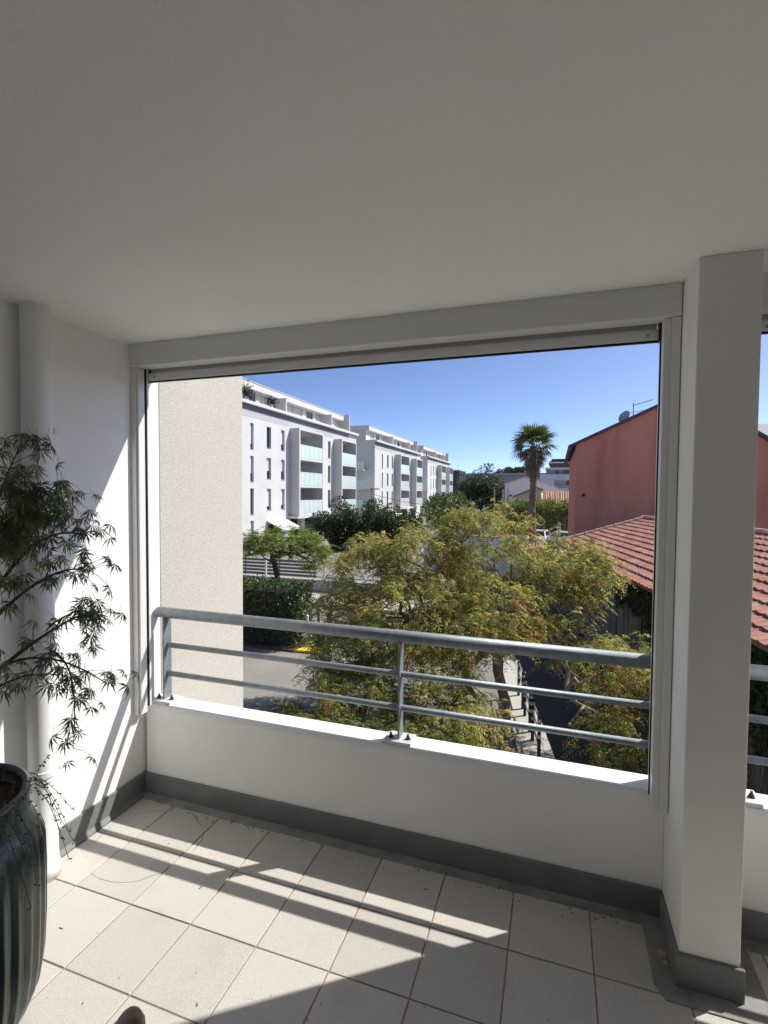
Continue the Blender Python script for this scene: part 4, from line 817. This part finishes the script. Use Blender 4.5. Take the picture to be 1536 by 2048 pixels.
def build_tree(name, lab, cat, root, fork, blobs, ntgt, leaf_fn, bark='bark', rad_tip=0.006, rad_max=0.13, group=None, shell=0.35, leafmat='leaf', pull=0.35):
    t = thing(name, root, lab, cat, group)
    T, _, _ = blob_points(blobs, ntgt, shell); T = T[T[:, 2] > GZ+0.35]
    nodes, par, r = skeleton(root, fork, T, rad_tip, rad_max, pull); limb_mesh(nodes, par, r).build('trunk', bark, t, smooth=True)
    V, Q, Cc = leaf_fn(nodes, par, r); tag(link('crown', np_mesh('crown', V-np.array(WORLD[t]), Q, Cc), leafmat, t, WORLD[t]), kind='stuff')
    print('TREE', name, len(nodes), len(Q)); return t, nodes, par, r
def pinnate(nodes, r, per, pairs, rach, ll, lw, cols, wts, thin=0.02, droop=0.9, clump=None):
    """drooping compound leaves sprouting from thin twigs"""
    tips = nodes[r < thin]; n = int(len(tips)*per); P0 = tips[RNG.integers(0, len(tips), n)]+RNG.normal(0, 0.07, (n, 3))
    az = RNG.uniform(0, 6.283, n); el = RNG.normal(0.35, 0.35, n); D0 = np.stack([np.cos(az)*np.cos(el), np.sin(az)*np.cos(el), np.sin(el)], 1); Ln = RNG.uniform(0.7, 1.25, n)*rach
    base = palette(n, cols, wts, 0.16)
    if clump is not None:
        f = 0.5+0.5*np.sin(P0[:, 0]*1.9+1.3)*np.sin(P0[:, 2]*2.6+P0[:, 1]*1.7); base = base*(0.68+0.58*f[:, None])  # clump tone lightened and darkened, standing in for shaded gaps within the crown
        sw = RNG.random(n) < 0.55*np.clip(f-0.55, 0, 1)*2; base[sw] = np.array(clump)*(1+RNG.normal(0, 0.2, (sw.sum(), 1)))
    Vs, Qs, Cs, off = [], [], [], 0
    for k in range(pairs):
        s = (k+1.0)/pairs; g = np.array((0, 0, -1.0)); P = P0+D0*(Ln*s)[:, None]+g*(droop*Ln*s*s*0.75)[:, None]
        T = unit(D0+g*(1.5*droop*s)); S = unit(np.cross(T, np.array((0, 0, 1.0)))+1e-6)
        for sg in (1, -1):
            D = unit(S*sg*0.9+T*0.55+g*0.35+RNG.normal(0, 0.18, (n, 3))); Nn = unit(np.cross(D, T)+RNG.normal(0, 0.3, (n, 3)))
            V, Q, C_ = leaf_quads(P, D, Nn, RNG.uniform(0.75, 1.2, n)*ll*(1-0.35*abs(s-0.5)), RNG.uniform(0.8, 1.15, n)*lw, base*(1+RNG.normal(0, 0.10, (n, 1))))
            Vs.append(V); Qs.append(Q+off); Cs.append(C_); off += len(V)
    return np.concatenate(Vs), np.concatenate(Qs), np.clip(np.concatenate(Cs), 0.004, 0.9)
GY = [(0.46, 0.45, 0.09), (0.58, 0.52, 0.13), (0.26, 0.34, 0.07), (0.13, 0.20, 0.045), (0.46, 0.28, 0.08)]
big = [((0.75, 8.9, 0.5), (1.3, 1.2, 1.0)), ((-0.2, 9.2, -0.5), (1.5, 1.0, 0.9)), ((0.4, 7.2, -0.9), (1.2, 1.0, 0.6)), ((-1.2, 7.4, -1.2), (1.1, 0.9, 0.6)), ((2.7, 9.3, 0.05), (0.8, 0.8, 0.6)), ((0.2, 6.4, -2.1), (1.3, 0.7, 0.5)), ((-1.6, 6.7, -2.0), (0.9, 0.7, 0.45)), ((-0.6, 8.6, 0.25), (1.2, 1.2, 0.85)), ((-1.75, 8.4, 0.0), (1.05, 1.1, 0.75)), ((-2.15, 8.2, -0.95), (1.0, 1.0, 0.75)), ((-2.0, 7.6, -1.75), (0.95, 0.9, 0.6)),
       ((-0.4, 7.4, -0.75), (1.4, 1.2, 0.8)), ((1.2, 7.8, -0.55), (1.2, 1.1, 0.75)), ((2.25, 8.9, -0.15), (0.95, 0.95, 0.75)), ((0.1, 6.6, -1.5), (1.0, 0.9, 0.6)), ((2.45, 8.1, -1.05), (0.8, 0.85, 0.55)),
       ((3.05, 7.2, -1.75), (0.75, 0.8, 0.6)), ((3.4, 6.5, -0.9), (0.5, 0.6, 0.55)), ((2.5, 9.6, 0.3), (0.8, 0.7, 0.55)), ((3.0, 6.1, -2.0), (0.6, 0.6, 0.45)), ((-1.0, 6.1, -2.0), (0.9, 0.7, 0.45)), ((0.7, 5.6, -2.0), (0.8, 0.6, 0.4))]
def big_leaf(nodes, par, r): return pinnate(nodes, r, 9.0, 8, 0.31, 0.074, 0.020, GY, [4, 4, 3, 2, 1.3], 0.020, 0.9, clump=(0.36, 0.20, 0.06))
bt, bn, bp_, br = build_tree('seeding_tree', 'wide yellow-green tree with hanging seed clusters filling the view past the railing', 'tree', (1.30, 8.35, GZ+0.05), (1.12, 8.35, -1.95), big, 1650, big_leaf, rad_tip=0.0075, rad_max=0.115, shell=0.25)
tips = bn[br < 0.0095]; nb = 900; c0 = tips[RNG.integers(0, len(tips), nb)]; bv, bf, off = [], [], 0
octa = np.array([(1, 0, 0), (-1, 0, 0), (0, 1, 0), (0, -1, 0), (0, 0, 1), (0, 0, -1)], float); of = np.array([(0, 2, 4), (2, 1, 4), (1, 3, 4), (3, 0, 4), (2, 0, 5), (1, 2, 5), (3, 1, 5), (0, 3, 5)])
pc_ = np.repeat(c0, 16, 0)+RNG.normal(0, 1, (nb*16, 3))*np.array((0.06, 0.06, 0.07))+np.array((0, 0, -0.08)); rs = RNG.uniform(0.009, 0.015, (nb*16, 1, 1))
tag(link('seeds', np_mesh('seeds', ((pc_[:, None, :]+octa[None]*rs).reshape(-1, 3))-np.array(WORLD[bt]), (of[None]+(np.arange(nb*16)*6)[:, None, None]).reshape(-1, 3)), 'berry', bt, WORLD[bt]), kind='stuff')
low = [((-2.5, 5.9, -2.5), (0.6, 0.5, 0.26)), ((-0.9, 4.9, -2.15), (0.9, 0.5, 0.30)), ((-2.0, 5.4, -2.35), (0.7, 0.5, 0.28)), ((0.3, 4.8, -2.0), (0.7, 0.5, 0.3)), ((1.4, 5.0, -2.35), (0.6, 0.5, 0.3))]
def low_leaf(nodes, par, r): return pinnate(nodes, r, 8, 8, 0.24, 0.052, 0.018, [(0.28, 0.27, 0.06), (0.15, 0.20, 0.05), (0.32, 0.19, 0.06), (0.07, 0.12, 0.03)], [3, 3, 1.5, 2], 0.016, 0.7)
build_tree('sapling_tree', 'lower bushy tree just below the parapet coping, left of the railing post', 'tree', (-0.35, 5.1, GZ+0.05), (-0.35, 5.05, -2.6), low, 360, low_leaf, rad_tip=0.005, rad_max=0.05, shell=0.2)
# round green tree behind the hedge
rt = [((-8.6, 16.3, -0.35), (1.7, 1.5, 0.62)), ((-9.6, 16.2, -0.55), (0.9, 0.9, 0.5)), ((-7.4, 16.2, -0.55), (1.0, 1.0, 0.55)), ((-6.8, 16.0, -1.05), (0.7, 0.7, 0.4))]
def rt_leaf(nodes, par, r): return pinnate(nodes, r, 10, 6, 0.30, 0.085, 0.03, [(0.24, 0.30, 0.05), (0.15, 0.23, 0.045), (0.36, 0.35, 0.07), (0.07, 0.13, 0.03)], [4, 3, 2, 1], 0.02, 0.4)
build_tree('round_tree', 'small umbrella-shaped bright green tree with a dark trunk behind the clipped hedge', 'tree', (-8.75, 16.3, GZ), (-8.8, 16.3, -1.75), rt, 300, rt_leaf, bark='dark_bark', rad_tip=0.010, rad_max=0.12, shell=0.3)
def blob_leaf(blobs, n, size, cols, wts, shell=0.62, up=0.3):
    P_, d, k = blob_points(blobs, n, shell); P_ = P_+RNG.normal(0, 0.05, (n, 3)); P_[:, 2] = np.maximum(P_[:, 2], GZ+0.05); D = unit(d*0.7+RNG.normal(0, 0.6, (n, 3))+np.array((0, 0, up*0.5))); Nn = unit(d+RNG.normal(0, 0.6, (n, 3)))
    return leaf_quads(P_, D, Nn, RNG.uniform(0.7, 1.3, n)*size, RNG.uniform(0.7, 1.3, n)*size*0.5, palette(n, cols, wts, 0.2))
def puff_tree(name, lab, base, blobs, n, size, cols, wts, bark='dark_bark', r0=0.15, group=None, cat='tree', sub=10, jit=0.55):
    """crown of many small clumps scattered over the blobs"""
    t = thing(name, base, lab, cat, group); cl, d, k = blob_points(blobs, sub*len(blobs), 0.55); R = np.array([b[1] for b in blobs])[k]; small = [(tuple(c), tuple(np.maximum(rr*RNG.uniform(0.30, 0.52), size*0.8))) for c, rr in zip(cl, R)]
    V, Q, Cc = blob_leaf(small, n, size, cols, wts); tag(link('crown', np_mesh('crown', V-np.array(WORLD[t]), Q, Cc), 'leaf_gloss', t, WORLD[t]), kind='stuff')
    top = np.mean([b[0] for b in blobs], 0); m_ = MB(); m_.tube([base, (base[0]+0.1, base[1], base[2]*0.4+top[2]*0.6)], [r0, r0*0.6], 8)
    for b in blobs: m_.tube([(base[0]+0.05, base[1], base[2]*0.55+top[2]*0.45), b[0]], [r0*0.5, r0*0.15], 6)
    m_.build('trunk', bark, t)
    return t
DG = [(0.05, 0.075, 0.028), (0.085, 0.115, 0.04), (0.03, 0.048, 0.02)]; DW = [3, 2, 2]
for x, y, rx, h, lab in ((-16.0, 38, 1.7, 4.1, 'dark evergreen tree left of the street lamp before the white blocks'), (-14.4, 36.5, 1.2, 3.4, 'lower dark evergreen just left of the lamp post'), (-12.2, 38.5, 1.6, 4.1, 'dark evergreen tree right of the street lamp'), (-10.2, 38, 1.5, 3.6, 'dark evergreen tree between the street lamp and the seeding tree')):
    puff_tree('evergreen_tree', lab, (x, y, GZ), [((x, y, GZ+h*0.55), (rx, rx, h*0.42)), ((x-0.6*rx, y-0.3, GZ+h*0.42), (rx*0.7, rx*0.7, h*0.32)), ((x+0.6*rx, y-0.2, GZ+h*0.45), (rx*0.7, rx*0.7, h*0.33))], 5200, 0.22, DG, DW, group='evergreen trees by the street lamp')
MG = [(0.11, 0.16, 0.04), (0.17, 0.21, 0.05), (0.05, 0.085, 0.025)]
for x, y, rx, h, lab in ((-10.0, 56, 2.4, 4.8, 'mid green tree left of the tall far tree, by the middle block'), (-7.5, 50, 2.0, 3.9, 'low mid green tree behind the crown of the seeding tree'), (-13.5, 72, 2.6, 5.2, 'dark tree at the foot of the farthest white block')):
    puff_tree('street_tree', lab, (x, y, GZ), [((x, y, GZ+h*0.62), (rx, rx, h*0.36)), ((x-0.5*rx, y, GZ+h*0.5), (rx*0.7, rx*0.7, h*0.3)), ((x+0.5*rx, y, GZ+h*0.5), (rx*0.7, rx*0.7, h*0.3))], 3000, 0.32, MG, [2, 1, 2])
bx, by = -9.2, 80
puff_tree('tall_tree', 'tall feathery dark green tree on the skyline left of the palm', (bx, by, GZ), [((bx-1.4, by, 3.3), (1.9, 1.6, 1.9)), ((bx+0.4, by, 4.2), (1.8, 1.6, 2.1)), ((bx+2.0, by, 2.4), (1.8, 1.6, 2.2)), ((bx-2.2, by, 1.2), (1.6, 1.5, 2.0)), ((bx+2.6, by, 0.4), (1.5, 1.5, 2.0)), ((bx+0.2, by, 0.6), (2.6, 1.6, 2.4))], 11000, 0.34, [(0.08, 0.105, 0.04), (0.12, 0.135, 0.05), (0.04, 0.06, 0.025)], [3, 2, 2], r0=0.3, sub=14)
for i, (x, rx, z) in enumerate(((-20.5, 3.2, 13.6), (-16.5, 3.0, 13.2), (-12.6, 3.2, 13.7), (-24.5, 2.2, 12.2))):
    puff_tree('umbrella_pine', ('broad umbrella pine on the hill beside the smallest pine', 'umbrella pine in the middle of the hilltop group', 'umbrella pine on the hill closest to the palm crown', 'smallest and lowest umbrella pine on the hill')[i], (x, 262, 4.0), [((x, 262, z), (rx, rx, 1.7))], 900, 0.9, [(0.05, 0.07, 0.035), (0.08, 0.10, 0.05)], [2, 1], group='umbrella pines on the hill', sub=14)
# clipped hedge
hg = thing('clipped_hedge', (-6.8, 11.7, GZ), 'tall clipped dark green hedge along the parking lot', 'hedge')
n = 15000; P_ = np.stack([RNG.uniform(-14.0, -5.25, n), RNG.uniform(11.4, 12.5, n), GZ+0.1+1.85*RNG.random(n)**0.8], 1); fc = RNG.integers(0, 3, n)
P_[fc == 0, 1] = 11.4+RNG.normal(0, 0.05, (fc == 0).sum()); P_[fc == 1, 2] = GZ+1.92+RNG.normal(0, 0.05, (fc == 1).sum()); ee = (fc == 2) & (RNG.random(n) < 0.35); P_[ee, 0] = -5.25+RNG.normal(0, 0.05, ee.sum())
V, Q, Cc = leaf_quads(P_, unit(RNG.normal(size=(n, 3))+np.array((0, -0.5, 0.4))), unit(RNG.normal(size=(n, 3))+np.array((0, -0.6, 0.6))), RNG.uniform(0.06, 0.12, n), RNG.uniform(0.04, 0.07, n), palette(n, [(0.075, 0.11, 0.032), (0.12, 0.16, 0.045), (0.04, 0.065, 0.02)], [3, 2, 2]))
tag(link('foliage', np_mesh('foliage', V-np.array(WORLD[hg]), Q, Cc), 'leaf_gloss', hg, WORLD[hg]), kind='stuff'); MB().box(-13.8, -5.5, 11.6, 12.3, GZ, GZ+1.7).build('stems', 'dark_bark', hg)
# bamboo stand
bh = thing('bamboo_stand', (0.6, 57, GZ), 'dense green bamboo stand behind the palm and parked cars', 'bamboo')
cu = MB(); Pn, Dn = [], []
for k in range(300):
    x = random.uniform(-3.6, 6.5); y = random.uniform(55.8, 58.2); h = random.uniform(3.0, 4.4)*(1.0 if x < 3 else 0.95); lx, ly = random.gauss(0, 0.35), random.gauss(-0.25, 0.3); c = bez([(x, y, GZ), (x, y, GZ+h*0.6), (x+lx*0.5, y+ly*0.5, GZ+h*0.95), (x+lx, y+ly, GZ+h)], 6); cu.tube(c, [0.02]*7, 4)
    for q in range(42):
        t_ = random.random()**0.55; p = c[min(6, int(t_*6.99))]; Pn.append((p.x+random.gauss(0, 0.16), p.y+random.gauss(0, 0.16), p.z+random.gauss(0, 0.15))); Dn.append((random.gauss(0, 0.6), random.gauss(-0.2, 0.6), random.gauss(-0.5, 0.5)))
cu.build('culms', 'bark', bh); Pn = np.array(Pn); Dn = unit(np.array(Dn)); n = len(Pn)
V, Q, Cc = leaf_quads(Pn, Dn, unit(RNG.normal(size=(n, 3))+np.array((0, -0.5, 0.7))), RNG.uniform(0.22, 0.42, n), RNG.uniform(0.05, 0.09, n), palette(n, [(0.24, 0.29, 0.05), (0.15, 0.22, 0.045), (0.32, 0.33, 0.08), (0.07, 0.12, 0.03)], [3, 3, 1, 2]))
tag(link('foliage', np_mesh('foliage', V-np.array(WORLD[bh]), Q, Cc), 'leaf', bh, WORLD[bh]), kind='stuff')
# fan palm
PX, PY, PZ = 0.36, 42.0, 5.75
pm = thing('fan_palm', (PX, PY, GZ), 'tall fan palm with a shaggy skirt of dead fronds above the parked car', 'palm tree')
seg = [(PX+0.04*math.sin(k*0.5), PY, GZ+(PZ-GZ)*k/24) for k in range(25)]; MB().tube(seg, [0.30-0.05*k/24+(0.02 if k % 2 else -0.01) for k in range(25)], 14).build('trunk', 'palm_bark', pm)
bs = MB()
for k in range(170):
    z = random.uniform(GZ+0.3, 3.2); a = random.uniform(0, 6.283); r_ = 0.27; d = Vector((math.cos(a), math.sin(a), 0)); p = Vector((PX, PY, z))+d*r_; s_ = Vector((-d.y, d.x, 0)); bs.f.append((len(bs.v), len(bs.v)+1, len(bs.v)+2)); bs.v += [tuple(p-s_*0.07), tuple(p+s_*0.07), tuple(p+d*0.07+Vector((0, 0, 0.16)))]
tag(bs.build('leaf_bases', 'palm_bark', pm), kind='stuff')
def fan_mesh(seed, R, n, droop):
    rr = random.Random(seed); V = []; F_ = []; pet = 0.75*R
    i = 0; V += [(0, -0.025, 0), (0, 0.025, 0), (pet, 0.02, 0), (pet, -0.02, 0)]; F_.append((0, 1, 2, 3))
    for k in range(n):
        a = -1.75+3.5*k/(n-1); L = R*(1-0.25*abs(a)/1.75)*rr.uniform(0.9, 1.08); d = (math.cos(a), math.sin(a)); s_ = (-d[1], d[0]); w = 0.045*R; i = len(V)
        V += [(pet, 0, 0), (pet+d[0]*L*0.55+s_[0]*w, d[1]*L*0.55+s_[1]*w, -0.05*L), (pet+d[0]*L*0.55-s_[0]*w, d[1]*L*0.55-s_[1]*w, -0.02*L), (pet+d[0]*L, d[1]*L, -droop*L*rr.uniform(0.6, 1.3))]; F_ += [(i, i+2, i+1), (i+1, i+2, i+3)]
    me = bpy.data.meshes.new('frond'); me.from_pydata(V, [], F_); me.update(); return me, V, F_
mat('palm_green', (0.12, 0.175, 0.05), 0.5, 0.25, 1.5, trans=0.2, spec=0.4, col2=(0.20, 0.24, 0.08), fac2=(0.5, 0.7), scale2=1.0)
fm = [fan_mesh(s, 1.2, 17, 0.42)[0] for s in range(4)]
for k in range(40):
    a = k*2.39996; f = k/39; el = 1.35-1.55*f+random.gauss(0, 0.08); o = link('frond', fm[k % 4], 'palm_green', pm, (PX+0.08*math.cos(a), PY+0.08*math.sin(a), PZ+0.15-0.25*f)); o.rotation_euler = (random.gauss(0, 0.4), -el, a); s_ = random.uniform(0.9, 1.1); o.scale = (s_, s_, s_)
dead = MB()
for k in range(230):
    _, V, F_ = fan_mesh(k, 0.8, 11, 0.15); a = random.uniform(0, 6.283); f = random.random(); el = -0.35-1.1*f; z = PZ-0.05-2.0*f
    Mx = Matrix.Translation((PX+0.12*math.cos(a), PY+0.12*math.sin(a), z)) @ Matrix.Rotation(a, 4, 'Z') @ Matrix.Rotation(-el, 4, 'Y') @ Matrix.Rotation(random.gauss(0, 0.8), 4, 'X') @ Matrix.Scale(random.uniform(0.75, 1.1)*(1.1-0.35*f), 4); i = len(dead.v)
    dead.v += [tuple(Mx @ Vector((v[0], v[1]*0.5, v[2]))) for v in V]; dead.f += [tuple(i+q for q in ff) for ff in F_]
tag(dead.build('dead_frond_skirt', 'dead_frond', pm), kind='stuff')
